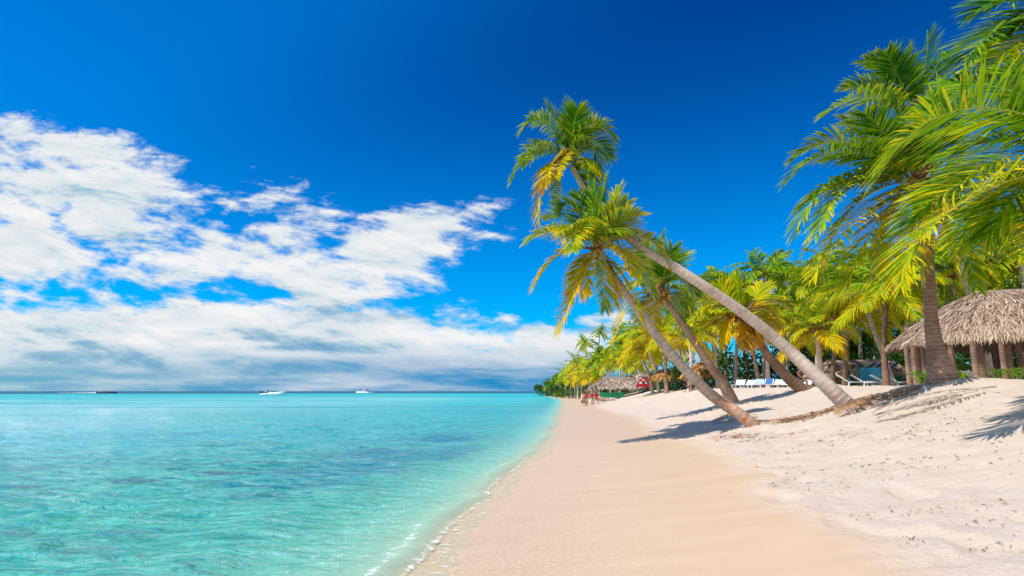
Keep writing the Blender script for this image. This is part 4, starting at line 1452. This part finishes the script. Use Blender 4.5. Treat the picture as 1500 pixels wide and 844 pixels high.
def people():
    person(855, 583, 60, R(30), 'crouch', 'person crouching lowest on the far sand in a red top', 'skin', 'red', 'blue_dark')
    person(859, 579, 64, R(-40), 'bent', 'person standing behind the crouching one in dark red shorts', 'skin_dark', None, 'red')
    person(867, 579, 63, R(60), 'bent', 'person in red swimwear between two others on the far sand', 'skin', None, 'red')
    person(873, 579, 62, R(100), 'walk', 'person in turquoise top standing beside the fallen trunk', 'skin_dark', 'cyan', 'red')
    person(910, 570, 71.5, R(20), 'sit', 'bare backed person in front of the far thatched hut', 'skin', None, 'blue_dark')
    person(917, 570, 71.5, R(-20), 'walk', 'person in yellow top and blue shorts by the far hut', 'skin_dark', 'yellow', 'cyan', 1.65)
    person(1006, 568, 45, R(40), 'sit', 'person in navy sitting under the palms left of the loungers', 'skin_dark', 'blue_dark', 'blue_dark')
    person(1174, 569, 36, R(10), 'sit', 'person in navy sitting behind the dark leaning trunk', 'skin_dark', 'blue_dark', 'blue')
    for px, Y in ((910, 71.5), (1006, 45), (1174, 36)):
        pass


def beach_log():
    p = at(878, 572, 66); p.z = gz(p.x, p.y)
    d = Vector((1.6, -1.4, -.35))
    me = trunk_mesh('log', [Vector((-1.6, 1.2, .75)), Vector((0, 0, .42)), d * 1.0 + Vector((0, 0, .35))], [.16, .2, .24], .15, 10, .08)
    o = link('fallen_palm_log', me, M['trunk_brown']); o.location = p
    tag(o, 'brown fallen palm trunk lying beside the group of people', 'log')


# ------------------------------------------------------------------ leafy plants
def leaf_cloud(name, centres, count, size, mat, rng=RNG, up=.3):
    """many leaf quads spread through lumps; centres: (x, y, z, rx, ry, rz)"""
    C = np.array(centres)
    w = C[:, 3] * C[:, 5]
    pick = rng.choice(len(C), count, p=w / w.sum())
    d = rng.normal(0, 1, (count, 3)); d /= np.linalg.norm(d, axis=1, keepdims=True)
    rad = rng.random((count, 1)) ** .4
    P = C[pick, :3] + d * rad * C[pick, 3:6]
    ax = rng.normal(0, 1, (count, 3)) + d * .6 + np.array([0, 0, up]); ax /= np.linalg.norm(ax, axis=1, keepdims=True)
    bx = np.cross(ax, rng.normal(0, 1, (count, 3))); bx /= np.linalg.norm(bx, axis=1, keepdims=True)
    s = size * rng.uniform(.6, 1.4, (count, 1))
    V = np.stack([P, P + ax * s * .5 + bx * s * .22, P + ax * s, P + ax * s * .5 - bx * s * .22], 1).reshape(-1, 3)
    q = np.arange(count * 4).reshape(-1, 4)
    y = np.repeat(np.clip(rng.normal(.45, .2, count), 0, 1), 4)
    me = np_mesh(name, V, q, None, {'yel': y})
    me.materials.append(mat)
    return me


def undergrowth():
    cen = []
    for px in range(985, 1700, 7):
        Y = 52 - max(0, px - 1150) * .055 if px < 1500 else 33
        Y = max(33, Y) + RNG.uniform(-1, 5)
        x = ray(px, 560); X = x.x / x.y * Y
        z = gz(X, Y)
        h = RNG.uniform(.9, 2.0) + (1.4 if 1040 < px < 1290 else .3)
        cen.append((X, Y, z + h * .55, RNG.uniform(.6, 1.2), .8, h * .75))
    for px in range(800, 1000, 5):
        Y = np.interp(px, [800, 830, 860, 900, 950, 1000], [215, 140, 105, 86, 70, 58]) + RNG.uniform(0, 6)
        x = ray(px, 560); X = x.x / x.y * Y
        cen.append((X, Y, gz(X, Y) + .8, 1.2 * Y / 60, 1.5, .9 + Y / 160))
    o = link('undergrowth', leaf_cloud('undergrowth', cen, 26000, .36, M['bush']))
    tag(o, 'dense dark green undergrowth behind the palm trunks', 'undergrowth', kind='stuff')
    # broadleaf trees behind the shack
    for i, (px, py, Y, rr, lab) in enumerate([(1225, 510, 46, 2.1, 'dark broadleaf tree filling the gap behind the shack'), (1290, 500, 44, 2.4, 'dark broadleaf tree behind the shack next to the large hut'),
                                              (1360, 505, 42, 2.4, 'dark broadleaf tree behind the posts of the large hut'), (1160, 500, 56, 2.6, 'dark broadleaf tree behind the right end of the lounger row'),
                                              (1450, 500, 40, 2.4, 'dark broadleaf tree seen beneath the large hut roof'), (1540, 480, 40, 3.0, 'dark broadleaf tree behind the right side of the large hut')]):
        c = at(px, py, Y)
        x, y = c.x, c.y
        z = gz(x, y)
        t = empty('broadleaf_tree', (x, y, z - .1))
        tag(t, lab, 'tree')
        H = c.z - z
        q = MB(); q.tube([(0, 0, 0), (.1, 0, H * .5), (0, .1, H)], [.22, .16, .08], 8)
        for k in range(5):
            an = k * 1.3; q.tube([(.05, 0, H * .45), (math.cos(an) * rr * .5, math.sin(an) * rr * .5, H * .9)], [.08, .03], 6)
        q.build('trunk', M['trunk_dark'], t, True)
        lumps = [(RNG.normal(0, rr * .5), RNG.normal(0, rr * .5), H + RNG.normal(0, rr * .4), rr * .5, rr * .5, rr * .42) for _ in range(9)]
        link('crown', leaf_cloud('crown', lumps, 2600, .34, M['bush']), None, t)
    # distant dark bush mass on the point
    for i, (px, Y, h, lab) in enumerate([(803, 205, 3.6, 'small dark tree at the very tip of the wooded point'), (812, 185, 4.6, 'dark bushy tree second from the tip of the point'), (822, 165, 5.2, 'dark bushy tree on the point left of the yellow palms')]):
        x = ray(px, 565); X = x.x / x.y * Y; z = gz(X, Y)
        t = empty('broadleaf_tree', (X, Y, z - .1)); tag(t, lab, 'tree')
        q = MB(); q.tube([(0, 0, 0), (0, 0, h * .7)], [.3, .12], 7); q.build('trunk', M['trunk_dark'], t)
        lumps = [(RNG.normal(0, 1.6), RNG.normal(0, 1.6), h * RNG.uniform(.3, .85), 1.8, 1.8, 1.1) for _ in range(8)]
        link('crown', leaf_cloud('crown', lumps, 1500, .7, M['bush']), None, t)


def young_palms():
    spots = [(1347, 22.2, .95, 'small young palm sprouting between the left posts of the large hut'), (1404, 21.3, .9, 'small young palm at the foot of the post right of the flared palm'),
             (1425, 23.0, 1.3, 'leafy young palm filling the shade under the hut front'), (1466, 20.4, 1.0, 'small young palm left of the front hut post'), (1490, 20.3, 1.0, 'small young palm right of the front hut post'),
             (1415, 24.0, 1.3, 'young palm with one orange leaf behind the flared palm'), (1356, 22.0, .8, 'tiny yellow green palm beside the leftmost hut posts')]
    for (px, Y, h, lab) in spots:
        x = ray(px, 565); X = x.x / x.y * Y; z = gz(X, Y)
        root = empty('young_palm', (X, Y, z - .03))
        tag(root, lab, 'palm plant', 'young palms around the large hut')
        q = MB(); q.lathe((0, 0, 0), [(.07, 0), (.08, .06), (.05, .16), (.02, .24)], 8); q.build('stem', M['fibre'], root, True)
        h *= .8
        for i in range(5):
            az = i * 2.4 + RNG.random(); el = R(RNG.uniform(58, 86))
            d = Vector((math.cos(az) * math.cos(el), math.sin(az) * math.cos(el), math.sin(el)))
            P0 = Vector((0, 0, .1)); P1 = d * h * .7; P2 = P1 + Vector((math.cos(az) * .5, math.sin(az) * .5, .15)) * h * .5
            arr = frond_arrays(P0, P1, P2, n=14, L=h * .26, w=.022, droop=.25, yel=.12 + .18 * RNG.random(), stem=.008)
            f = link('frond', leaf_mesh('frond', arr), None, root)
    # fallen fronds
    for (px, py, ang, yel, lab, L) in [(1300, 592, 20, 1.0, 'dry brown palm frond lying on the leaf heap', 1.4), (1278, 596, 200, .97, 'rusty palm frond lying near the longest trunk foot', 1.1),
                                       (1460, 574, 175, 1.0, 'bleached palm frond lying across the mound beside the flared palm', 2.3), (1425, 578, 160, 1.0, 'bleached palm frond lying on the slope before the flared palm', 1.8),
                                       (1100, 612, 185, 1.0, 'thin dry frond lying left of the short leaning palm foot', 1.2)]:
        g = gpoint(px, py)
        c, s = math.cos(R(ang)), math.sin(R(ang))
        z = [gz(g.x + c * L * t, g.y + s * L * t) - gz(g.x, g.y) for t in (0, .5, 1)]
        P = [Vector((c * L * t, s * L * t, z[i] + (.05, .15, .04)[i])) for i, t in enumerate((0, .5, 1))]
        o = link('fallen_frond', leaf_mesh('fallen_frond', frond_arrays(P[0], P[1] * 2 - (P[0] + P[2]) * .5, P[2], n=70, L=.36, w=.022, droop=.12, vee=-.03, yel=yel, stem=.012, ragged=.2)))
        o.data.materials[0] = o.data.materials[1] = M['dry'] if 'bleached' in lab else M['dry_brown']
        o.location = (g.x, g.y, gz(g.x, g.y) + .06)
        tag(o, lab, 'dry frond')


def litter():
    """scattered dead leaf scraps and weed"""
    V = []; Q = []; Y = []
    rng = np.random.default_rng(5)
    pts = []
    for (px, py, r, a) in LITTER_SPOTS:
        g = LIT_P[(px, py)]
        for k in range(int(230 * a * r / .4 * (1.5 if a > .85 else .5))):
            pts.append((g.x + rng.normal(0, r * .95), g.y + rng.normal(0, r * .6), 1.0 if a > .6 else .5))
    for k in range(900):
        px = rng.uniform(1000, 1560); py = rng.uniform(590, 800)
        g = gpoint(px, py)
        if fbm(np.array([g.x * .9]), np.array([g.y * .9]), 2, 201)[0] < .46: continue
        if dry_mask(np.array([g.x]), np.array([g.y]), shore_s(np.array([g.x]), np.array([g.y])))[0] > .8:
            pts.append((g.x, g.y, .4))
    P = np.array(pts)
    Z = zg(P[:, 0], P[:, 1])
    s = shore_s(P[:, 0], P[:, 1]); 
    ridge = 1 - np.abs(fbm(P[:, 0] * 1.5, P[:, 1] * 1.5, 4, 41) * 2 - 1)
    dry = dry_mask(P[:, 0], P[:, 1], s)
    Z = Z + dry * (.055 * (ridge - .7) + .05 * (fbm(P[:, 0] * 3.1, P[:, 1] * 3.1, 3, 47) - .5)) - dry * .05 * sstep(.72, .9, vnoise(P[:, 0] * 2.6, P[:, 1] * 2.6, 77))
    for (mx, my, mr, mh) in MOUNDS:
        d = np.hypot(P[:, 0] - mx, P[:, 1] - my) / mr
        Z = Z + mh * np.exp(-d * d)
    for i, (x, y, a) in enumerate(pts):
        an = rng.normal(0.2, .9); L = rng.uniform(.02, .09) * (1.5 if a > .9 else .75) * (1 + .12 * max(0, y - 6)); w = L * rng.uniform(.06, .22)
        t = rng.uniform(0, .5)
        c = Vector((x, y, Z[i] + .012 + (rng.uniform(0, .05) if a > .9 else 0)))
        d = Vector((math.cos(an), math.sin(an), rng.uniform(-.1, .3))) * L
        sd = Vector((-math.sin(an), math.cos(an), rng.uniform(-.4, .6))) * w
        n = len(V)
        V += [c - d * .5, c + sd * .5 + Vector((0, 0, .01)), c + d * .5, c - sd * .5]
        Q.append((n, n + 1, n + 2, n + 3)); Y += [rng.uniform(0, 1)] * 4
    m, t, p, out = material('dead_leaf')
    t.put(p.inputs['Base Color'], t.ramp(t.attr('yel'), [(0, (.14, .08, .05)), (.4, (.34, .18, .09)), (.75, (.50, .30, .16)), (1, (.58, .46, .34))]))
    p.inputs['Roughness'].default_value = .9
    me = np_mesh('beach_litter', np.array([tuple(v) for v in V]), np.array(Q), None, {'yel': np.array(Y)})
    o = link('leaf_litter', me, m)
    tag(o, 'scattered brown leaf scraps and dry weed on the dry sand', 'litter', kind='stuff')


# ------------------------------------------------------------------ the grove
def grove():
    G = grove_palm
    gn = 'palms of the grove behind the beach'
    A = [  # cx, cy, Y, bx, size, tone, label, bend
        (1123, 408, 50, 1120, 3.0, 0, 'tall dark green palm topping the grove, straight trunk, above the long trunk', 0),
        (1062, 425, 54, 1062, 2.8, 0, 'dark green palm just left of the tall grove top palm', .02),
        (1170, 420, 52, 1154, 2.9, 1, 'palm with arching yellow top frond right of the grove top palm', -.03),
        (1030, 440, 58, 1046, 2.9, 1, 'grove palm whose crown shows under the long slanting trunk', .03),
        (1046, 478, 47, 1052, 2.7, 2, 'yellow green grove palm with straight pale trunk behind the leaning pair', 0),
        (1016, 470, 56, 1068, 2.8, 1, 'grove palm leaning left with pale trunk crossing another', .05),
        (1082, 480, 49, 1078, 2.8, 2, 'yellow grove palm with two pale stems beside it', 0),
        (1066, 470, 53, 1097, 2.6, 1, 'grove palm with slim trunk leaning left above the loungers', .04),
        (1100, 476, 45, 1114, 2.6, 2, 'orange tinged grove palm with curved pale trunk behind lounger row', -.03),
        (1118, 480, 44, 1126, 2.3, 2, 'low yellow grove palm behind the middle loungers', 0),
        (1148, 462, 46, 1147, 2.7, 1, 'green grove palm behind the right end of lounger row', .02),
        (1196, 492, 31, 1206, 2.2, 2, 'low broad palm with bright yellow hanging frond right of the long trunk', 0),
        (1236, 440, 34, 1238, 2.6, 1, 'palm with thin upright dark trunk between long palm and shack', 0),
        (1224, 470, 36, 1218, 2.2, 1, 'slim pale palm beside the thin dark trunk', 0),
        (1262, 440, 31, 1312, 2.6, 1, 'palm with pale trunk leaning left over the shack', -.03),
        (1300, 432, 27, 1298, 2.3, 1, 'palm with short dark trunk at the left tip of the hut roof', 0),
        (1330, 400, 33, 1340, 2.7, 0, 'dark green palm rising behind the left part of hut roof', 0),
        (1400, 410, 33, 1400, 2.8, 1, 'bright palm behind the hut roof right of the flared trunk', 0),
        (1440, 395, 35, 1450, 2.8, 0, 'dark palm behind the hut roof ridge', 0),
        (1490, 360, 33, 1500, 3.0, 0, 'dark palm above the hut roof at the right edge', 0),
        (1200, 420, 44, 1196, 2.8, 1, 'palm filling the grove left of the flared palm fronds', 0),
        (1260, 400, 44, 1262, 2.8, 0, 'palm deep behind the pale leaning shack palm', 0),
        (1010, 500, 46, 1010, 2.4, 2, 'low yellow palm just right of the short leaning trunk', 0),
        (992, 470, 62, 1000, 2.8, 1, 'grove palm framed between the two leaning left trunks', 0),
        (975, 500, 52, 976, 2.5, 3, 'orange yellow palm left of the short leaning trunk', 0),
        (942, 505, 57, 966, 2.6, 2, 'palm with pale trunk leaning left near far hut, right of a twin', .03),
        (935, 520, 60, 956, 2.3, 2, 'palm with pale trunk leaning left near far hut, left of a twin', .03),
    ]
    for (cx, cy, Y, bx, size, tone, lab, bend) in A:
        G(cx, cy - 8, Y, bx, size * 1.08, tone, lab, gn, nf=19, dens='hi' if Y < 40 else 'mid', bend=bend, r=.17 if Y > 40 else .15,
          tm='trunk_dark' if 'dark trunk' in lab else 'trunk_brown' if 'orange' in lab else 'trunk_grey')
    far = [  # the point: crown centre, distance, foot, size, tone, label
        (879, 487, 112, 871, 2.0, 0, 'thin lone palm standing highest above the far point'),
        (857, 503, 98, 864, 2.3, 1, 'slim tall palm with long bare trunk on the far point'),
        (846, 536, 104, 846, 3.2, 2, 'big yellow palm drooping over the sand of the point'),
        (852, 550, 96, 852, 2.8, 3, 'golden low palm below the big yellow one on the point'),
        (836, 546, 122, 836, 3.2, 2, 'yellow green palm left of the big yellow one on the point'),
        (870, 530, 95, 870, 3.0, 1, 'green palm right of the slim tall one on the point'),
        (882, 522, 92, 882, 3.0, 0, 'dark green palm behind the far hut roof, left side'),
        (866, 552, 90, 866, 2.6, 3, 'golden palm above the people on the far sand'),
        (894, 530, 86, 894, 3.0, 2, 'yellow palm directly above the far hut ridge'),
        (908, 512, 82, 908, 3.2, 1, 'tall green palm above the far hut'),
        (922, 524, 80, 926, 3.0, 3, 'golden palm above the red gable'),
        (918, 496, 88, 918, 3.0, 1, 'green palm rising behind the golden palm over the red gable'),
        (938, 498, 78, 942, 3.0, 2, 'yellow green palm between red gable hut and leaning trunks'),
        (955, 520, 72, 958, 2.8, 3, 'golden palm behind the pale leaning twin trunks'),
        (930, 535, 76, 934, 2.4, 2, 'low yellow palm beside the right eave of the far hut'),
        (962, 490, 80, 964, 3.2, 1, 'green palm behind the short leaning trunk, far'),
        (985, 505, 72, 986, 2.8, 2, 'yellow palm seen between two slanting trunks, far'),
        (828, 552, 140, 828, 3.2, 0, 'dark palm left of the yellow palms on the point'),
        (820, 556, 160, 820, 3.2, 0, 'dark palm near the tip of the point'),
        (811, 560, 182, 811, 3.2, 0, 'dark palm second from the tip of the point'),
        (804, 563, 200, 804, 2.8, 0, 'dark palm at the tip of the point'),
        (842, 556, 116, 842, 2.8, 3, 'golden palm leaning low at the sand of the point'),
        (876, 556, 88, 878, 2.2, 2, 'low yellow palm left of the far hut'),
        (1005, 450, 75, 1005, 3.4, 1, 'palm in the back of the grove above the brown leaning palm'),
        (1028, 420, 72, 1028, 3.2, 0, 'dark palm in the back of the grove left of the grove top'),
        (1095, 440, 66, 1095, 3.4, 1, 'palm in the back of the grove below the grove top'),
        (1145, 400, 64, 1145, 3.2, 1, 'palm in the back of the grove right of the grove top'),
        (1180, 455, 60, 1180, 3.2, 2, 'yellow palm in the back of the grove behind the long trunk'),
        (1215, 390, 56, 1215, 3.2, 0, 'dark palm in the back of the grove behind the flared palm fronds'),
        (1250, 430, 52, 1250, 3.2, 1, 'palm in the back of the grove above the shack'),
        (1290, 385, 50, 1290, 3.2, 0, 'palm in the back of the grove above the left hut eave'),
        (1350, 420, 48, 1350, 3.2, 1, 'palm in the back of the grove behind the flared trunk'),
        (1380, 380, 46, 1384, 3.0, 1, 'palm in the back of the grove by the grey leaning trunk'),
        (1430, 440, 46, 1430, 3.2, 0, 'palm in the back of the grove behind the hut roof'),
        (1470, 410, 44, 1474, 3.2, 1, 'palm in the back of the grove over the hut roof at right'),
    ]
    for (cx, cy, Y, bx, size, tone, lab) in far:
        G(cx, cy, Y, bx, size, tone, lab, 'palms at the back of the grove and on the point', far=True, r=.15)
    # a second rank behind, only scraps of it visible
    for i in range(26):
        px = 830 + i * 27 + RNG.uniform(-8, 8)
        Y = float(np.interp(px, [820, 900, 1000, 1150, 1500], [150, 115, 95, 80, 62])) + RNG.uniform(0, 10)
        cy = float(np.interp(px, [820, 860, 930, 1000, 1120, 1500], [556, 535, 515, 470, 430, 420])) + RNG.uniform(0, 40)
        G(px, cy, Y, px + RNG.uniform(-6, 6), 3.3, int(RNG.integers(0, 3)), 'palm deep in the grove with only scraps of its crown showing', 'palms deep in the grove', far=True, r=.15)


# ------------------------------------------------------------------ sky, sun
SUN_EL = R(57)
TRAVEL = Vector((.90, .36, 0)).normalized()
SUN_DIR = Vector((-TRAVEL.x * math.cos(SUN_EL), -TRAVEL.y * math.cos(SUN_EL), math.sin(SUN_EL)))


def build_world():
    w = bpy.data.worlds.new('World')
    scene.world = w
    w.use_nodes = True
    t = NT(w.node_tree)
    t.n.clear()
    out = t.node('ShaderNodeOutputWorld')
    sky = t.node('ShaderNodeTexSky')
    sky.sky_type = 'NISHITA'; sky.sun_disc = False
    sky.sun_elevation = SUN_EL; sky.sun_rotation = math.atan2(SUN_DIR.x, SUN_DIR.y)
    sky.air_density = 1.0; sky.dust_density = 0.0; sky.ozone_density = 5.0; sky.altitude = 0
    tc = t.node('ShaderNodeTexCoord').outputs['Generated']
    sep = t.node('ShaderNodeSeparateXYZ'); t.l.new(tc, sep.inputs[0])
    ya = t.math('MAXIMUM', t.math('ABSOLUTE', sep.outputs[1]), .06)
    u = t.math('DIVIDE', sep.outputs[0], ya)
    v = t.math('DIVIDE', sep.outputs[2], ya)
    hs = t.node('ShaderNodeHueSaturation'); hs.inputs['Saturation'].default_value = SKY_SAT; hs.inputs['Value'].default_value = 1.0
    t.l.new(sky.outputs[0], hs.inputs['Color'])
    skyc = t.mix(1.0, hs.outputs[0], SKY_TINT, 'MULTIPLY')
    # air is darkest about a right angle away from the sun, less so low down
    vm = t.node('ShaderNodeVectorMath', operation='DOT_PRODUCT'); t.l.new(tc, vm.inputs[0]); vm.inputs[1].default_value = SUN_DIR
    dt = vm.outputs['Value']
    sn2 = t.math('SUBTRACT', 1.0, t.math('MULTIPLY', dt, dt))
    pol = t.math('MULTIPLY', t.maprange(sn2, .78, 1.0, smooth=True), t.maprange(sep.outputs[2], .14, .58, smooth=True))
    skyc = t.mix(pol, skyc, t.mix(1.0, skyc, (.6, .41, .60, 1), 'MULTIPLY'))
    gm = t.node('ShaderNodeGamma'); gm.inputs[1].default_value = SKY_GAMMA
    t.l.new(skyc, gm.inputs[0])
    bg = t.node('ShaderNodeBackground'); t.l.new(gm.outputs[0], bg.inputs[0]); bg.inputs[1].default_value = SKY_STR
    # clouds: warped noise in a tilted plane, gathered into banks
    comb = t.node('ShaderNodeCombineXYZ'); t.put(comb.inputs[0], u); t.put(comb.inputs[1], t.math('MULTIPLY', v, 1.9))
    P = comb.outputs[0]
    rotP = t.mapping(t.mapping(P, (1, 1, 1), (0, 0, 0), (0, 0, R(24))), (.72, 1.45, 1))
    n1 = t.noise(rotP, 7.0, 11, .62, .30)
    n2 = t.noise(t.mapping(P, (1, 1, 1), (4.2, 1.3, .5)), 22, 8, .62, .3)
    blobs = [  # px, py, rx, ry, rot degrees (clockwise on the photo), weight
        (70, 280, 260, 90, 14, .92), (200, 350, 250, 62, 24, .52), (120, 222, 150, 42, 14, .9), (330, 372, 190, 45, 18, .62), (30, 360, 150, 70, 8, .85),
        (560, 372, 120, 62, -20, 1.0), (625, 330, 105, 34, -14, 1.0), (700, 348, 66, 16, -6, .55), (500, 410, 120, 55, 0, .85), (420, 310, 130, 34, 14, .40), (440, 360, 90, 50, 30, .6),
        (280, 512, 560, 84, 0, 1.75), (60, 470, 200, 40, 0, .5), (560, 492, 150, 52, 0, 1.3), (800, 522, 170, 40, -4, 1.5), (620, 540, 420, 40, 0, 1.4), (870, 492, 60, 30, -20, .8),
        (950, 560, 200, 40, 0, .8), (1300, 560, 300, 40, 0, .7)]
    best = None
    for (px, py, rx, ry, rot, wt) in blobs:
        d = ray(px, py); k = 1.0 / d.y
        cu, cv = d.x * k, d.z * k
        sx, sy = rx / FPX * k * 1.02, ry / FPX * k * 1.02
        c, s = math.cos(R(rot)), math.sin(R(rot))
        du = t.math('SUBTRACT', u, cu); dv = t.math('SUBTRACT', v, cv)
        # rotated: x' = du*c - dv*s ; y' = du*s + dv*c
        xp = t.math('MULTIPLY_ADD', du, c / sx, t.math('MULTIPLY', dv, -s / sx))
        yp = t.math('MULTIPLY_ADD', du, s / sy, t.math('MULTIPLY', dv, c / sy))
        q = t.math('SQRT', t.math('MULTIPLY_ADD', xp, xp, t.math('MULTIPLY', yp, yp)))
        m = t.math('MULTIPLY', t.math('SUBTRACT', 1.0, q), wt)
        best = m if best is None else t.math('SMOOTH_MAX', best, m, .12)
    best = t.math('ADD', t.math('MAXIMUM', best, 0.0), t.math('MULTIPLY', t.math('MINIMUM', best, 0.0), 1.7))
    best = t.math('MINIMUM', t.math('MAXIMUM', best, -2.0), .95)
    dens = t.math('ADD', t.math('MULTIPLY', best, 1.0), t.math('MULTIPLY', t.math('SUBTRACT', n1, .475), 3.3))
    dens = t.math('ADD', dens, t.math('MULTIPLY', t.math('SUBTRACT', n2, .5), 1.5))
    cov = t.maprange(dens, -.05, .62, smooth=True)
    # unseen broken cloud added behind the camera to whiten the ambient light
    cov = t.math('MAXIMUM', cov, t.math('MULTIPLY', t.maprange(sep.outputs[1], -.15, -.5), t.maprange(n1, .40, .55)))
    cov = t.math('MAXIMUM', cov, t.maprange(v, .012, .075, 1.0, 0.0, True))
    # modelled light on the cloud: thick parts seen from below turn blue grey low down
    n1b = t.noise(t.mapping(rotP, (1, 1, 1), (-.012, .035, 0)), 7.0, 11, .62, .30)
    rel = t.math('MULTIPLY_ADD', t.math('SUBTRACT', n1, n1b), 2.6, .62)
    st = t.noise(t.mapping(P, (1, 3.4, 1), (2, .4, 0)), 3.2, 6, .6, .5)
    low = t.maprange(v, .03, .20, 1.0, 0.0, True)
    shade = t.math('ADD', t.math('MULTIPLY', rel, .55), t.math('MULTIPLY', t.math('SUBTRACT', t.math('MULTIPLY', st, 1.3), .25), .6))
    shade = t.math('SUBTRACT', shade, t.math('MULTIPLY', low, t.maprange(st, .36, .56, .20, -.06)))
    ccol = t.ramp(shade, [(0, (.13, .37, .60)), (.30, (.36, .57, .73)), (.48, (.72, .81, .87)), (.75, (.93, .94, .95)), (1, (1, 1, 1))])
    # wide rain-blue band above the horizon
    band = t.math('MULTIPLY', t.maprange(v, .015, .085, 1.0, 0.0, True), t.maprange(t.noise(t.mapping(P, (1, 5, 1)), 3.4, 7, .6), .40, .64, 1.0, .40))
    bcol = t.mix(t.maprange(u, -.85, -.2), (.17, .47, .63, 1), (.012, .28, .60, 1))
    ccol = t.mix(t.math('MULTIPLY', band, 1.0), ccol, bcol)
    cbg = t.node('ShaderNodeBackground'); t.l.new(ccol, cbg.inputs[0]); cbg.inputs[1].default_value = CLOUD_STR
    mx = t.node('ShaderNodeMixShader')
    t.put(mx.inputs[0], cov); t.l.new(bg.outputs[0], mx.inputs[1]); t.l.new(cbg.outputs[0], mx.inputs[2])
    t.l.new(mx.outputs[0], out.inputs[0])
    sd = bpy.data.lights.new('sun', 'SUN'); sd.energy = SUN_STR; sd.angle = R(.53); sd.color = (1.0, .955, .88)
    so = bpy.data.objects.new('sun', sd); COL.objects.link(so)
    so.rotation_euler = (-SUN_DIR).to_track_quat('-Z', 'Y').to_euler()
    so.location = (-30, -10, 60)


SKY_SAT, SKY_TINT, SKY_GAMMA, SKY_STR, CLOUD_STR, SUN_STR = 1.2, (.002, .84, 1.24, 1), 1.0, .13, .95, 4.6
EXPOSURE = 0.0

for _px, _py, _Y, _h in ((1118, 625, 0, .10), (1256, 598, 0, .13), (1082, 585, 25, .14), (1204, 583, 24, .16)):
    _g = gpoint(_px, _py) if not _Y else at(_px, _py, _Y)
    MOUNDS.append((_g.x + .1, _g.y - .1, .75, _h))
palm_flared(); palm_front_short(); palm_long(); palm_behind(); palm_burnt(); palm_upper(); palm_edge_low(); palm_edge_high()
build_ground()
build_water()
grove()
big_hut(); far_hut(); shack()
parasol(975, 550, 56, 1.25, 1.15, 'orange brown thatched parasol left of the short leaning trunk')
parasol(1030, 548, 50, 1.5, 1.1, 'wide orange thatched parasol between two leaning trunks')
parasol(1012, 551, 58, 1.2, 1.1, 'brown thatched parasol half hidden behind the short leaning trunk')
loungers(); boats(); people(); beach_log()
undergrowth(); young_palms(); litter()
build_world()

# ------------------------------------------------------------------ render settings
scene.render.engine = 'CYCLES'
scene.view_settings.view_transform = 'Standard'
scene.view_settings.look = 'None'
scene.view_settings.exposure = EXPOSURE
scene.view_settings.gamma = 1.0
scene.cycles.max_bounces = 6
scene.cycles.transparent_max_bounces = 8
scene.cycles.diffuse_bounces = 3
scene.cycles.glossy_bounces = 3
scene.cycles.transmission_bounces = 4
scene.cycles.use_denoising = True
